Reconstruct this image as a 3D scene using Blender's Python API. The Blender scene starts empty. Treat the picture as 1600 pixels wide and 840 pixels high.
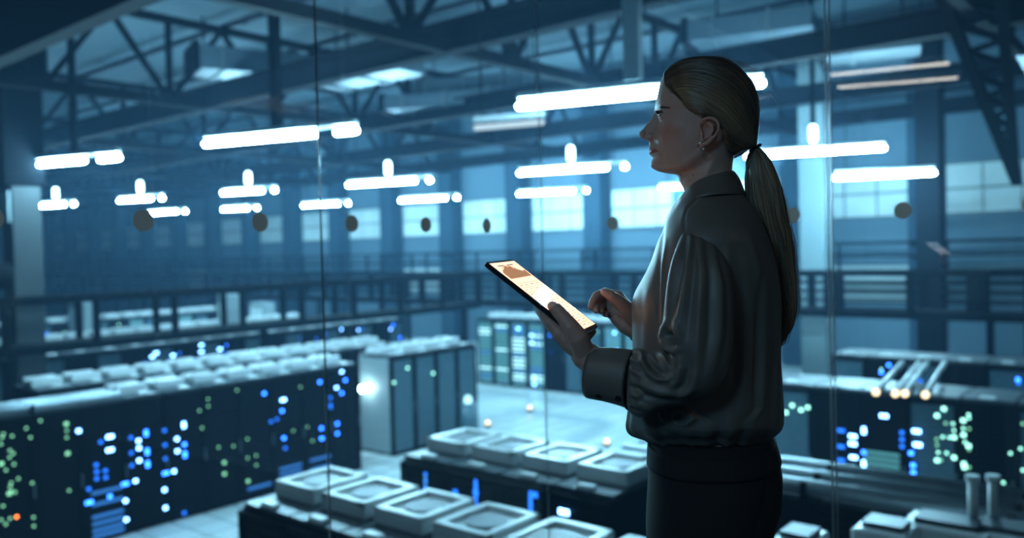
HAZE=.0025; EXPO=0; FST=2.4
import bpy, bmesh, math, random
from mathutils import Vector, Matrix, noise
C = bpy.context.scene.collection
sc = bpy.context.scene
# ---------------------------------------------------------------- camera model
F = 1316.0
CZ = 4.5                       # camera height above the hall floor
MZ = 3.14                      # floor of the observation room
TH = math.atan(29/F); RHO = .025
fw = Vector((0, math.cos(TH), -math.sin(TH)))
r0 = Vector((1, 0, 0)); u0 = r0.cross(fw)
cr = math.cos(RHO)*r0 - math.sin(RHO)*u0
cu = math.sin(RHO)*r0 + math.cos(RHO)*u0
CAM = Vector((0, 0, CZ))
def ray(px, py): return fw + cr*((px-800)/F) + cu*((420-py)/F)
def PZ(px, py, z):
    d = ray(px, py); return CAM + d*((z-CZ)/d.z)
def PY(px, py, Y):
    d = ray(px, py); return CAM + d*(Y/d.y)
def PP(px, py, p0, n):
    d = ray(px, py); return CAM + d*((Vector(p0)-CAM).dot(n)/d.dot(n))
# hall frame: s along b (to the right and nearer), t along a (to the right and away)
A = Vector((.64, .768, 0)).normalized(); B = Vector((A.y, -A.x, 0))
def H(s, t, z=0): return B*s + A*t + Vector((0, 0, z))
ANG = math.atan2(B.y, B.x)
def st(p): return p.dot(B), p.dot(A)
# room frame
GA = Vector((.585, .811, 0)).normalized(); GB = Vector((GA.y, -GA.x, 0))
GC = Vector((.142, 3.92, 0))
def G(a, b, z=0): return GC + GA*a + GB*b + Vector((0, 0, z))

# ---------------------------------------------------------------- materials
M = {}
def lin(c): return tuple((x/12.92 if x <= .04045 else ((x+.055)/1.055)**2.4) for x in c)
def hexc(h): return lin(tuple(int(h[i:i+2], 16)/255 for i in (0, 2, 4)))
def mat(name, col, rough=.5, metal=0, emis=None, es=0, var=.12, scale=6, bump=0, spec=.5, sheen=0):
    m = bpy.data.materials.new(name); m.use_nodes = True
    nt = m.node_tree; p = nt.nodes['Principled BSDF']
    c = hexc(col) if isinstance(col, str) else col
    p.inputs['Roughness'].default_value = rough; p.inputs['Metallic'].default_value = metal
    p.inputs['Specular IOR Level'].default_value = spec
    if emis:
        e = hexc(emis) if isinstance(emis, str) else emis
        p.inputs['Emission Color'].default_value = (*e, 1); p.inputs['Emission Strength'].default_value = es
    tc = nt.nodes.new('ShaderNodeTexCoord'); n = nt.nodes.new('ShaderNodeTexNoise')
    n.inputs['Scale'].default_value = scale; n.inputs['Detail'].default_value = 3
    nt.links.new(tc.outputs['Object'], n.inputs['Vector'])
    mx = nt.nodes.new('ShaderNodeMix'); mx.data_type = 'RGBA'
    mx.inputs[6].default_value = (*[x*(1-var) for x in c], 1); mx.inputs[7].default_value = (*[min(1, x*(1+var)) for x in c], 1)
    nt.links.new(n.outputs['Fac'], mx.inputs[0]); nt.links.new(mx.outputs[2], p.inputs['Base Color'])
    if bump:
        b = nt.nodes.new('ShaderNodeBump'); b.inputs['Strength'].default_value = bump
        nt.links.new(n.outputs['Fac'], b.inputs['Height']); nt.links.new(b.outputs[0], p.inputs['Normal'])
    if sheen: p.inputs['Sheen Weight'].default_value = sheen
    M[name] = m; return m
def emat(name, col, s, sample=True):
    m = bpy.data.materials.new(name); m.use_nodes = True; nt = m.node_tree
    nt.nodes.remove(nt.nodes['Principled BSDF'])
    e = nt.nodes.new('ShaderNodeEmission'); e.inputs[0].default_value = (*(hexc(col) if isinstance(col, str) else col), 1); e.inputs[1].default_value = s
    nt.links.new(e.outputs[0], nt.nodes['Material Output'].inputs[0])
    if not sample: m.cycles.emission_sampling = 'NONE'
    M[name] = m; return m
mat('steel_dark', '070b10', .9, 0, spec=.08); mat('steel_roof', '2a3540', .6, .2); mat('steel_grey', '5b646b', .5, .2)
mat('roof', '465d69', .8, scale=1.5); mat('wall', '536c7c', .8, scale=.6); mat('wall_panel', 'cdd8d8', .7, scale=.8, var=.25)
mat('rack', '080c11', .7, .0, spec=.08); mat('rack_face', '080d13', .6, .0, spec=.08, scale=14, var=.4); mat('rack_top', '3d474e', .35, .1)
mat('rack_lid', 'e6eaea', .28, 0); mat('fan', '39434c', .4, .3)
mat('pale_face', '7fa3a4', .3, .1, scale=9, var=.35); mat('mid_face', '46606c', .35, .1, scale=9, var=.3)
mat('rail', '05080c', .85, 0, spec=.08); mat('duct', '4b5a64', .45, .3); mat('column', '2f3437', .6); mat('column_mid', '667478', .6); mat('column_light', '8e9a9e', .55)
mat('lamp_housing', 'b9c0c2', .4, .3)
mat('room_wall', '3a4046', .8); mat('room_floor', '2b2f33', .5); mat('room_ceiling', '50555a', .8)
mat('sticker', '9aa0a2', .9, var=.05)
mat('joint', 'b4babc', .25, 1); mat('joint_pale', 'fff6f2', .34, 1); mat('steel_hazed', '2b4150', .8, 0, spec=.1)
mat('pipe', '8f9aa0', .35, .5)
emat('tube', (.36, .76, 1.0), 540); emat('glare', (.5, .85, 1.0), 12); emat('tube_reflection', (.62, .8, .9), 1.1)
emat('led_blue', (.02, .14, 1.0), 14, False); emat('led_bluewhite', (.16, .40, 1.0), 17, False)
emat('led_green', (.22, .62, .38), 2.6, False); emat('led_teal', (.3, .8, .66), 5, False)
emat('led_dim', (.01, .10, .55), 5, False); emat('led_warm', (1, .74, .46), 3.2, False); emat('led_orange', (1, .2, .04), 10, False)
emat('strip_blue', (.03, .16, .5), 1.6, False); emat('strip_teal', (.1, .38, .44), 1.0, False); emat('strip_white', (.35, .7, .8), 3.0, False)
# hall floor: pale tiles with joints
m = mat('hall_floor', 'd0d8d8', .2, 0, scale=.7, var=.25)
nt = m.node_tree; p = nt.nodes['Principled BSDF']
br = nt.nodes.new('ShaderNodeTexBrick'); br.offset = 0; br.inputs['Scale'].default_value = 1
br.inputs['Brick Width'].default_value = .6; br.inputs['Row Height'].default_value = .6; br.inputs['Mortar Size'].default_value = .012
br.inputs['Color1'].default_value = (*hexc('dde3e3'), 1); br.inputs['Color2'].default_value = (*hexc('c6d0d2'), 1); br.inputs['Mortar'].default_value = (*hexc('30383d'), 1)
tc = nt.nodes.new('ShaderNodeTexCoord'); nt.links.new(tc.outputs['Object'], br.inputs['Vector']); nt.links.new(br.outputs['Color'], p.inputs['Base Color'])
# clear glass
def glass_mat():
    m = bpy.data.materials.new('clear_glass'); m.use_nodes = True; nt = m.node_tree
    nt.nodes.remove(nt.nodes['Principled BSDF'])
    lw = nt.nodes.new('ShaderNodeLayerWeight'); lw.inputs['Blend'].default_value = .5
    pw = nt.nodes.new('ShaderNodeMath'); pw.operation = 'POWER'; pw.inputs[1].default_value = 5
    ml = nt.nodes.new('ShaderNodeMath'); ml.operation = 'MULTIPLY_ADD'; ml.inputs[1].default_value = .96; ml.inputs[2].default_value = .04
    tr = nt.nodes.new('ShaderNodeBsdfTransparent'); tr.inputs[0].default_value = (.95, .98, .98, 1)
    gl = nt.nodes.new('ShaderNodeBsdfGlossy'); gl.inputs['Roughness'].default_value = 0
    mx = nt.nodes.new('ShaderNodeMixShader')
    nt.links.new(lw.outputs['Facing'], pw.inputs[0]); nt.links.new(pw.outputs[0], ml.inputs[0]); nt.links.new(ml.outputs[0], mx.inputs[0])
    nt.links.new(tr.outputs[0], mx.inputs[1]); nt.links.new(gl.outputs[0], mx.inputs[2]); nt.links.new(mx.outputs[0], nt.nodes['Material Output'].inputs[0])
    M['glass'] = m
glass_mat()

# ---------------------------------------------------------------- mesh helpers
class MB:
    def __init__(s): s.v = []; s.f = []; s.smooth = False
    def box(s, c, d, rz=0, R=None, taper=None):
        c = Vector(c); R = R or Matrix.Rotation(rz, 3, 'Z'); n = len(s.v)
        for z in (-1, 1):
            k = taper if (taper and z > 0) else 1
            for x, y in ((-1, -1), (1, -1), (1, 1), (-1, 1)):
                s.v.append(c + R @ Vector((x*d[0]/2*k, y*d[1]/2*k, z*d[2]/2)))
        for q in ((3, 2, 1, 0), (4, 5, 6, 7), (0, 1, 5, 4), (1, 2, 6, 5), (2, 3, 7, 6), (3, 0, 4, 7)): s.f.append([n+i for i in q])
        return s
    def bar(s, p, q, w, h=None, up=Vector((0, 0, 1))):
        p = Vector(p); q = Vector(q); d = (q-p); L = d.length; d.normalize()
        if abs(d.dot(up)) > .98: up = Vector((1, 0, 0))
        x = d.cross(up).normalized(); z = x.cross(d)
        R = Matrix((x, d, z)).transposed(); return s.box((p+q)/2, (w, L, h or w), R=R)
    def tube(s, pts, rad, n=10, cap=True, round_=False):
        pts = [Vector(p) for p in pts]; rr = rad if isinstance(rad, (list, tuple)) else [rad]*len(pts)
        if round_:
            r1 = rr[0]; d = (pts[1]-pts[0]).normalized(); e = (pts[-1]-pts[-2]).normalized()
            pts = [pts[0]-d*r1*.9, pts[0]-d*r1*.5] + pts + [pts[-1]+e*r1*.5, pts[-1]+e*r1*.9]; rr = [rr[0]*.35, rr[0]*.85] + list(rr) + [rr[-1]*.85, rr[-1]*.35]
        base = len(s.v); prev = None
        for i, p in enumerate(pts):
            d = (pts[min(i+1, len(pts)-1)] - pts[max(i-1, 0)]).normalized()
            if prev is None:
                up = Vector((0, 0, 1)) if abs(d.z) < .9 else Vector((1, 0, 0)); x = d.cross(up).normalized()
            else: x = (prev - d*prev.dot(d)).normalized()
            prev = x; y = d.cross(x)
            for k in range(n):
                a = 2*math.pi*k/n; s.v.append(p + (x*math.cos(a)+y*math.sin(a))*rr[i])
        for i in range(len(pts)-1):
            for k in range(n):
                a = base+i*n+k; b = base+i*n+(k+1) % n; s.f.append([a, b, b+n, a+n])
        if cap:
            s.f.append([base+k for k in range(n)][::-1]); e = base+(len(pts)-1)*n; s.f.append([e+k for k in range(n)])
        return s
    def grid(s, rows, closed=True, cap=False):
        base = len(s.v); n = len(rows[0])
        for r in rows: s.v += [Vector(p) for p in r]
        for i in range(len(rows)-1):
            for k in range(n if closed else n-1):
                a = base+i*n+k; b = base+i*n+(k+1) % n; s.f.append([a, b, b+n, a+n])
        if cap:
            s.f.append([base+k for k in range(n)][::-1]); e = base+(len(rows)-1)*n; s.f.append([e+k for k in range(n)])
        return s
    def mesh(s, name, m, bevel=0, smooth=False):
        me = bpy.data.meshes.new(name); me.from_pydata([tuple(v) for v in s.v], [], s.f)
        if bevel:
            bm = bmesh.new(); bm.from_mesh(me)
            bmesh.ops.bevel(bm, geom=[e for e in bm.edges], offset=bevel, segments=1, affect='EDGES', profile=.5, clamp_overlap=True)
            bm.to_mesh(me); bm.free()
        bm = bmesh.new(); bm.from_mesh(me); bmesh.ops.recalc_face_normals(bm, faces=bm.faces[:]); bm.to_mesh(me); bm.free()
        if smooth:
            for f in me.polygons: f.use_smooth = True
        me.materials.append(M[m] if isinstance(m, str) else m); return me
    def build(s, name, m, parent=None, bevel=0, smooth=False, loc=None):
        return link(name, s.mesh(name, m, bevel, smooth), parent, loc)
def link(name, me, parent=None, loc=None):
    o = bpy.data.objects.new(name, me); C.objects.link(o)
    if parent: o.parent = parent
    if loc: o.location = loc
    return o
def tag(o, label=None, cat=None, group=None, kind=None):
    if label: o['label'] = label
    if cat: o['category'] = cat
    if group: o['group'] = group
    if kind: o['kind'] = kind
    return o
def thing(name, label, cat, loc=(0, 0, 0), rz=0, group=None):
    o = bpy.data.objects.new(name, None); C.objects.link(o); o.empty_display_size = .1
    o.location = loc; o.rotation_euler = (0, 0, rz); return tag(o, label, cat, group)
def struct(name, mb, m, **k): return tag(mb.build(name, m, **k), kind='structure')
def copy_tree(o, parent=None):
    c = o.copy(); C.objects.link(c)
    if parent: c.parent = parent
    for ch in list(o.children): copy_tree(ch, c)
    return c
ORD = ['first', 'second', 'third', 'fourth', 'fifth', 'sixth', 'seventh', 'eighth', 'ninth', 'tenth', 'eleventh', 'twelfth', 'thirteenth', 'fourteenth', 'fifteenth', 'sixteenth', 'seventeenth', 'eighteenth', 'nineteenth', 'twentieth']
rnd = random.Random(7)

_nt = M['sticker'].node_tree; _p = _nt.nodes['Principled BSDF']; _t = _nt.nodes.new('ShaderNodeBsdfTranslucent'); _t.inputs[0].default_value = (.75, .62, .56, 1)
_m = _nt.nodes.new('ShaderNodeMixShader'); _m.inputs[0].default_value = .45; _nt.links.new(_p.outputs[0], _m.inputs[1]); _nt.links.new(_t.outputs[0], _m.inputs[2]); _nt.links.new(_m.outputs[0], _nt.nodes['Material Output'].inputs[0])
# ================================================================ THE HALL
T0, T1, S0, S1 = -2, 31, -80, 16           # hall extents in the hall frame
ROOF = CZ+6.6
struct('floor', MB().box(((S0+S1)/2, (T0+T1)/2, -.1), (S1-S0, T1-T0, .2)), 'hall_floor').rotation_euler.z = ANG
struct('ceiling', MB().box(((S0+S1)/2, (T0+T1)/2, ROOF+.15), (S1-S0, T1-T0, .3)), 'roof').rotation_euler.z = ANG
w = MB().box(((S0+S1)/2, T1+.15, ROOF/2), (S1-S0, .3, ROOF))
struct('wall_far', w, 'wall').rotation_euler.z = ANG
struct('wall_left', MB().box((S0-.15, (T0+T1)/2, ROOF/2), (.3, T1-T0, ROOF)), 'wall').rotation_euler.z = ANG
struct('wall_right', MB().box((S1+.15, (T0+T1)/2, ROOF/2), (.3, T1-T0, ROOF)), 'wall').rotation_euler.z = ANG
# translucent wall panels between the columns of the far wall, two rows
n = 0
ss = [S0+2.2+4.4*i for i in range(22)]
for i, s in enumerate(ss):
    o = struct('steel_column', MB().box((s, T1-.45, ROOF/2), (.9, .8, ROOF)), 'steel_hazed'); o.rotation_euler.z = ANG  # blue tint paints haze into the colour of the distant columns
    if i < len(ss)-1:
        n += 1
        wb = MB()
        s0, s1 = s+.55, s+3.85
        z0, z1 = CZ+.85, CZ+2.5
        for q in range(3): wb.box((s0+(q+.5)*(s1-s0)/3, T1-.06, (z0+z1)/2), ((s1-s0)/3-.06, .1, z1-z0))
        o = struct('window_%d' % n, wb, 'wall_panel'); o.rotation_euler.z = ANG
        fr = MB()
        for zz in (z0, z1, (z0+z1)/2): fr.box(((s0+s1)/2, T1-.14, zz), (s1-s0+.1, .06, .07))
        fr.build('window_frame', 'steel_grey', o)
        lo = MB().box(((s0+s1)/2, T1-.05, 3.0), (s1-s0, .1, 1.3))
        lo.build('lower_panel', 'wall_panel' if i % 5 == 0 else 'mid_face', o)
# light free-standing columns on the right and grey one on the left
def column(px, Y, w, m, label, z1=ROOF, z0=0, bands=()):
    p = PY(px, 400, Y)
    t = thing('hall_column', label, 'column', (p.x, p.y, 0), ANG)
    MB().box((0, 0, (z0+z1)/2), (w, w, z1-z0)).build('shaft', m, t, bevel=.02)
    MB().box((0, 0, z0+.15), (w+.25, w+.25, .3)).build('base', 'steel_dark', t)
    MB().box((0, 0, z1-.2), (w+.35, w+.35, .4)).build('capital', 'steel_dark', t)
    return t
column(1276, 26, .76, 'column_mid', 'pale square column standing behind the double glass joint')
column(1455, 24.2, .66, 'steel_dark', 'dark square column between two pale wall panels at the right')
cl = column(36, 19.9, .64, 'column', 'grey square column at the far left edge behind the railing')
q = PY(36, 324, 19.9).z
MB().box((0, -.37, q), (.62, .05, .72)).build('sign_panel', 'column_light', cl)
zc_ = PY(36, 292, 19.9).z; MB().box((-.08, -.02, (zc_+ROOF)/2), (.86, .90, ROOF-zc_)).build('dark_casing', 'steel_dark', cl, bevel=.02)
sp = MB(); zc = PY(36, 430, 19.9).z
sp.tube([Vector((.15, -.36, zc)), Vector((.15, -.75, zc)), Vector((.15, -.8, zc))], [.30, .30, .18], 20); sp.build('round_siren', 'rail', cl, smooth=False)
for k in (-1, 1): MB().tube([Vector((.15+k*.1, -.78, zc+.2)), Vector((.15+k*.1, -.84, zc+.2))], .05, 10).build('siren_highlight', 'strip_white', cl)  # glowing discs stand in for highlights on the round front
MB().bar((-.3, -.42, PY(36, 487, 19.9).z), (.15, -.42, PY(36, 487, 19.9).z), .09, .07).build('white_bracket', 'column_light', cl)

# ---- roof steel: lattice trusses along t, I-girders along s
ZB, ZT = CZ+4.0, CZ+6.05
def truss(s, label, step=3.0, t0=-1, t1=T1-1):
    t = thing('roof_truss', label, 'truss', H(s, 0, 0), ANG, 'lattice roof trusses')
    MB().box((0, (t0+t1)/2, ZB), (.22, t1-t0, .24)).build('bottom_chord', 'steel_dark', t)
    MB().box((0, (t0+t1)/2, ZT), (.2, t1-t0, .18)).build('top_chord', 'steel_dark', t)
    k = t0; i = 0
    post = MB().bar((0, 0, ZB), (0, 0, ZT), .13).mesh('post', 'steel_dark')
    wa = MB().bar((0, 0, ZB), (0, step/2, ZT), .12).mesh('web', 'steel_dark')
    wb = MB().bar((0, 0, ZB), (0, -step/2, ZT), .12).mesh('web', 'steel_dark')
    off = 0
    while k+step < t1+.01:
        link('post', post, t, (0, k, 0))
        link('web_bar', wa, t, (0, k, 0)); link('web_bar', wb, t, (0, k+step, 0)) if k+step <= t1 else None
        k += step
    return t
names = {-3.2: 'over the observation room corner', -11.5: 'crossing above the middle of the view', -20.3: 'above the left railing, seen behind the nearest one',
         -29: 'fourth in depth over the left hall', -38: 'fifth in depth over the left hall', -47: 'farthest, near the end wall'}
for s_, nm in names.items(): truss(s_, 'dark steel lattice roof truss ' + nm)
def girder(t_, dep, label, z=None, m='steel_dark'):
    z = z or ZB+dep/2-.1
    g = thing('roof_girder', label, 'girder', H(0, t_, 0), ANG, 'solid roof girders')
    L = S1-S0; c = (S0+S1)/2
    MB().box((c, 0, z), (L, .08, dep)).build('web_plate', m, g)
    MB().box((c, 0, z-dep/2), (L, .34, .06)).build('bottom_flange', m, g)
    MB().box((c, 0, z+dep/2), (L, .34, .06)).build('top_flange', m, g)
girder(6.3, 1.5, 'deep dark steel girder across the top left corner')
girder(12.0, .55, 'dark steel girder crossing above the woman')
girder(17.7, .45, 'slim dark girder third in depth under the roof')
girder(23.4, .45, 'slim dark girder fourth in depth under the roof')
girder(28.6, .4, 'slim dark girder nearest the far wall')
for t_ in range(1, 31, 3):   # purlins
    o = MB().box(((S0+S1)/2, t_, ZT+.3), (S1-S0, .1, .16)).build('roof_purlin', 'steel_roof'); o.rotation_euler.z = ANG
    tag(o, 'thin roof purlin running under the ceiling sheets', 'purlin', 'roof purlins')
# inclined lattice brace at the top right
t = thing('inclined_brace', 'dark inclined lattice brace coming down at the top right', 'brace', (0, 0, 0))
p0 = PY(1452, -60, 13.5); p1 = PY(1588, 285, 21); q0 = PY(1560, -60, 13.5)
MB().bar(p0, p1, .2, .16).build('lower_chord', 'steel_dark', t); MB().bar(q0, p1, .2, .16).build('upper_chord', 'steel_dark', t)
for i in range(9):
    a = p0.lerp(p1, i/10); b = q0.lerp(p1, (i+.6)/10); MB().bar(a, b, .1).build('web_bar', 'steel_dark', t)
    MB().bar(b, p0.lerp(p1, (i+1.1)/10), .1).build('web_bar', 'steel_dark', t)
# ducts and air handlers
def duct(pxa, pya, pxb, pyb, z, w, h, label, end=True, m='duct'):
    a = PZ(pxa, pya, z); b = PZ(pxb, pyb, z); d = (b-a); L = d.length; rz = math.atan2(d.y, d.x)
    t = thing('air_duct', label, 'duct', a, rz)
    MB().box((L/2, 0, 0), (L, w, h)).build('duct_body', m, t, bevel=.03)
    k = .6
    while k < L-.3:
        MB().box((k, 0, 0), (.07, w+.1, h+.1)).build('flange', 'steel_grey', t); k += 1.3
    for x in (.4, L-.4): MB().bar((x, w/2+.06, -h/2), (x, w/2+.06, ROOF-z), .04).build('hanger_rod', 'steel_dark', t)
    if end: MB().box((-.06, 0, 0), (.14, w+.14, h+.14)).build('end_cap', 'steel_dark', t)
duct(303, 95, 560, 118, CZ+5.2, 1.3, .6, 'long grey air duct with dark square end below the roof')
duct(500, 128, 640, 100, CZ+4.6, 1.2, .35, 'flat grey air duct between the two nearest trusses')
duct(610, 165, 800, 150, CZ+4.4, 1.0, .4, 'grey air duct above the hanging lamps in the middle')
duct(650, 143, 825, 128, CZ+5.4, 1.2, .5, 'pale air duct tucked under the roof in the middle')
duct(1290, 85, 1440, 68, CZ+4.6, 1.3, .35, 'pale air duct at the upper right behind the glass joint')
duct(1085, 60, 1275, 35, CZ+5.2, 1.6, .5, 'wide air duct above the back of the head of the woman')

# ---- hanging linear lamps
LZ = CZ+2.3
LD = Vector((.925, -.38, 0)).normalized(); LA = math.atan2(LD.y, LD.x)
def lamp(xa, ya, xb, yb, label, post=None, glare=True, two=True, hm='steel_dark', pw=.12, tm='tube', z=None, seg=0):
    LZ = z or globals()['LZ']; a = PZ(xa, ya, LZ); b = PZ(xb, yb, LZ); c = (a+b)/2; L = (b-a).dot(LD)
    t = thing('hanging_lamp', label, 'lamp', c, LA, 'long tube lamps hung across the hall')
    r = .052
    MB().box((0, 0, .15), (L*.98, .16, .10)).build('housing', 'lamp_housing', t, bevel=.02)
    if two:
        MB().tube([(-L/2+r, 0, 0), (L/2-(.62 if L < 4.2 else .7)-seg, 0, 0)], r, 14, round_=True).build('tube_light', tm, t, smooth=True)
        MB().tube([(L/2-r-.05-seg, .0, .0), (L/2-r, .0, .0)], r*1.1, 14, round_=True).build('tube_light', tm, t, smooth=True)
    else: MB().tube([(-L/2+r, 0, 0), (L/2-r, 0, 0)], r, 14, round_=True).build('tube_light', tm, t, smooth=True)
    if glare: MB().tube([(0, 0, .33), (0, 0, .62)], .10, 14, round_=True).build('hanger_glare', 'glare', t, smooth=True)  # glowing capsule stands in for bright glare on the hanger
    if post: MB().box((0, .0, (.7 if glare else .2)+2), (pw, pw, 4)).build('hanger_post', hm, t)
    else:
        for x in (-L*.38, L*.38): MB().bar((x, 0, .2), (x, 0, ROOF-LZ), .025).build('hanger_wire', 'steel_dark', t)
    return t
lamp(50, 258, 188, 246, 'tube lamp at the far left beside the dark column', True, False, seg=.5)
lamp(322, 226, 556, 203, 'large tube lamp crossing the left glass joint', True, False, pw=.17, seg=.35)
lamp(808, 167, 1195, 129, 'largest and nearest tube lamp, ending behind the forehead of the woman', True, False, False, 'column_light', .24)
lamp(52, 322, 124, 319, 'small far tube lamp lowest at the left edge')
lamp(174, 313, 266, 310, 'small tube lamp with bulb above the big dot sticker')
lamp(230, 333, 293, 330, 'small tube lamp low beside the first full dot sticker', glare=False)
lamp(332, 301, 445, 298, 'tube lamp with bulb under the large left lamp')
lamp(338, 327, 412, 325, 'small tube lamp touching the second full dot sticker', glare=False)
lamp(466, 321, 552, 318, 'small tube lamp crossed by the left glass joint', glare=False)
lamp(537, 289, 679, 282, 'tube lamp with bulb just right of the left glass joint')
lamp(620, 313, 720, 309, 'tube lamp without bulb above the fourth dot sticker', glare=False)
lamp(805, 270, 983, 261, 'tube lamp with bulb crossed by the glass corner line')
lamp(806, 303, 921, 298, 'lower tube lamp without bulb below the corner lamp', glare=False)
lamp(1028, 293, 1150, 288, 'tube lamp passing behind the neck of the woman', glare=False)
lamp(1165, 246, 1385, 230, 'tube lamp with bulb beside the ponytail', True, True, False)
lamp(1303, 278, 1462, 270, 'tube lamp right of the double glass joint', glare=False, two=False, z=CZ+1.8)
lamp(750, 203, 842, 187, 'dim cream tube standing in for a reflection at the glass corner line', glare=False, two=False, tm='tube_reflection')  # tube added in the hall to imitate a reflection in the glass
lamp(1120, 335, 1200, 331, 'far tube lamp hidden behind the shoulder of the woman', glare=False)

# ---- catwalks with railings
def catwalk(p, q, label, zd=2.65, zr=CZ-.86, step=2.0, mids=1, w=.9, thick=.07, posts_w=.08, side=1):
    d = (q-p); L = d.length; rz = math.atan2(d.y, d.x)
    t = thing('catwalk', label, 'walkway', (p.x, p.y, 0), rz)
    MB().box((L/2, side*w/2, zd-.09), (L, w, .2)).build('deck', 'rail', t)
    for y in (0, side*w):
        MB().box((L/2, y, zr), (L, thick, thick*1.3)).build('handrail', 'rail', t)
        for k in range(mids): MB().box((L/2, y, zd+(zr-zd)*(k+1)/(mids+1)), (L, .045, .05)).build('mid_rail', 'rail', t)
        pm = MB().box((0, 0, (zd+zr)/2), (posts_w, posts_w, zr-zd)).mesh('rail_post', 'rail')
        k = 0; c = 0
        while k <= L and c < 45: link('rail_post', pm, t, (k, y, 0)); k += step; c += 1
    pm = MB().box((0, 0, zd/2), (.16, .16, zd-.15)).mesh('support_leg', 'rail')
    k = 1.7
    while k < L: link('support_leg', pm, t, (k, side*w/2, 0)); k += 9
    return t
catwalk(H(-19.9, 3), H(-20.3, 22.6), 'dark railed catwalk along the left, nearest above the racks', mids=0, step=1.95, side=1, thick=.13, posts_w=.13)
catwalk(H(-60, 23.2), H(14, 23.2), 'dark railed catwalk crossing the whole hall at middle depth', mids=3, step=3.0, w=1.2, posts_w=.18, thick=.11)
catwalk(H(-78, 28.8), H(14, 28.8), 'higher thin railed gallery just before the far wall', zd=3.55, zr=CZ-.05, mids=1, step=3.4, w=1.0)
# clutter on the crossing catwalk: small boxes clamped to the rail
for i, px in enumerate((460, 632, 706, 1305, 1530)):
    p = PP(px, 440, H(0, 23.1), A); 
    t = thing('junction_box', 'dark junction box fixed to the crossing catwalk, %s from the left' % ORD[i], 'electrical box', (p.x, p.y, 0), ANG, 'junction boxes on the catwalk rail')
    MB().box((0, -.12, CZ-1.3), (.5, .2, 1.0)).build('box_body', 'rail', t, bevel=.02); MB().box((0, -.235, CZ-1.2), (.3, .03, .5)).build('cover', 'steel_dark', t)

# ================================================================ SERVER RACKS
RW, RD, RH = .69, 1.1, 2.2
me_body = MB().box((0, 0, RH/2), (RW, RD, RH)).mesh('rack_body', 'rack', bevel=.012)
def face_mesh(m):
    b = MB()
    b.box((0, -RD/2-.012, 1.1), (RW-.10, .024, 2.05))
    k = .12
    while k < 2.1: b.box((0, -RD/2-.03, k), (RW-.14, .018, .034)); k += .0889
    return b.mesh('server_stack', m)
me_face = {k: face_mesh(k) for k in ('rack_face', 'pale_face', 'mid_face')}
fr = MB()
for x in (-1, 1): fr.box((x*(RW/2-.03), -RD/2-.025, 1.1), (.05, .05, 2.16))
for z in (.05, 2.15): fr.box((0, -RD/2-.025, z), (RW-.02, .05, .06))
me_frame = fr.mesh('door_frame', 'rack')
me_handle = MB().box((RW/2-.03, -RD/2-.065, 1.05), (.02, .03, .22)).mesh('handle', 'steel_grey', bevel=.004)
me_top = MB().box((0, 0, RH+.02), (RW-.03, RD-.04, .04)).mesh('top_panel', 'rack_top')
ld = MB()
ld.box((0, .1, RH+.09), (.58, .66, .10))
for x in (-1, 1): ld.box((x*.25, .1, RH+.16), (.08, .66, .05))
for y in (-.19, .39): ld.box((0, y, RH+.16), (.58, .08, .05))
me_lid = ld.mesh('fan_lid', 'rack_lid', bevel=.01)
ls = MB(); ls.box((0, .12, RH+.09), (.54, .42, .10)); ls.box((0, -.05, RH+.16), (.54, .08, .04)); ls.box((0, .29, RH+.16), (.54, .08, .04))
me_lids = ls.mesh('fan_lid', 'rack_lid', bevel=.01)
fn = MB().tube([Vector((0, .1, RH+.14)), Vector((0, .1, RH+.165))], .17, 18); me_fan = fn.mesh('fan_grille', 'fan')
me_edge = MB().box((0, -RD/2+.07, RH+.06), (.2, .1, .05)).mesh('cable_entry', 'rack_lid', bevel=.015)
me_led = {}
for k, (w_, h_) in {'n': (.055, .05), 'w': (.11, .05), 't': (.05, .10), 's': (.03, .03), 'band': (.5, .05)}.items():
    me_led[k] = (w_, h_)
led_cache = {}
def led_mesh(kind, m):
    if (kind, m) not in led_cache:
        w_, h_ = me_led[kind]; led_cache[(kind, m)] = MB().box((0, 0, 0), (w_, .012, h_)).mesh('status_light', m)
    return led_cache[(kind, m)]
ROWS = {}
def rack_row(key, axis, const, start, n, desc, face='rack_face', lid=1, width=.70, style=None, fill=1):
    """axis 't': the row runs along a, doors look towards +b.  axis 's': runs along b, doors look towards -a."""
    out = []
    for i in range(n):
        u = start+width*(i+.5)
        if axis == 't': p = H(const-RD/2-.05, u); rz = ANG+math.pi/2
        else: p = H(u, const+RD/2+.05); rz = ANG
        f = face if isinstance(face, str) else face[i % len(face)]
        look = {'rack_face': 'dark', 'pale_face': 'pale green lit', 'mid_face': 'blue grey'}[f]
        t = thing('server_rack', f'{look} server rack, {ORD[i]} from the {"near" if axis == "t" else "left"} in {desc}', 'server rack', p, rz, 'server racks, ' + desc)
        link('rack_body', me_body, t); link('server_stack', me_face[f], t)
        d = link('door_frame', me_frame, t); link('handle', me_handle, d)
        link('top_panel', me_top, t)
        if lid and not (key == 'A' and i < 5): 
            l = link('fan_lid', me_lid if key in 'BC' else me_lids, t); link('fan_grille', me_fan, l)
            if lid > 1: link('cable_entry', me_edge, t)
        if key in ('R', 'R2'): link('cable_entry', me_edge, t)
        out.append(t)
    ROWS[key] = dict(axis=axis, const=const, start=start, n=n, w=width, racks=out, cnt=[0]*n)
    return out
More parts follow.
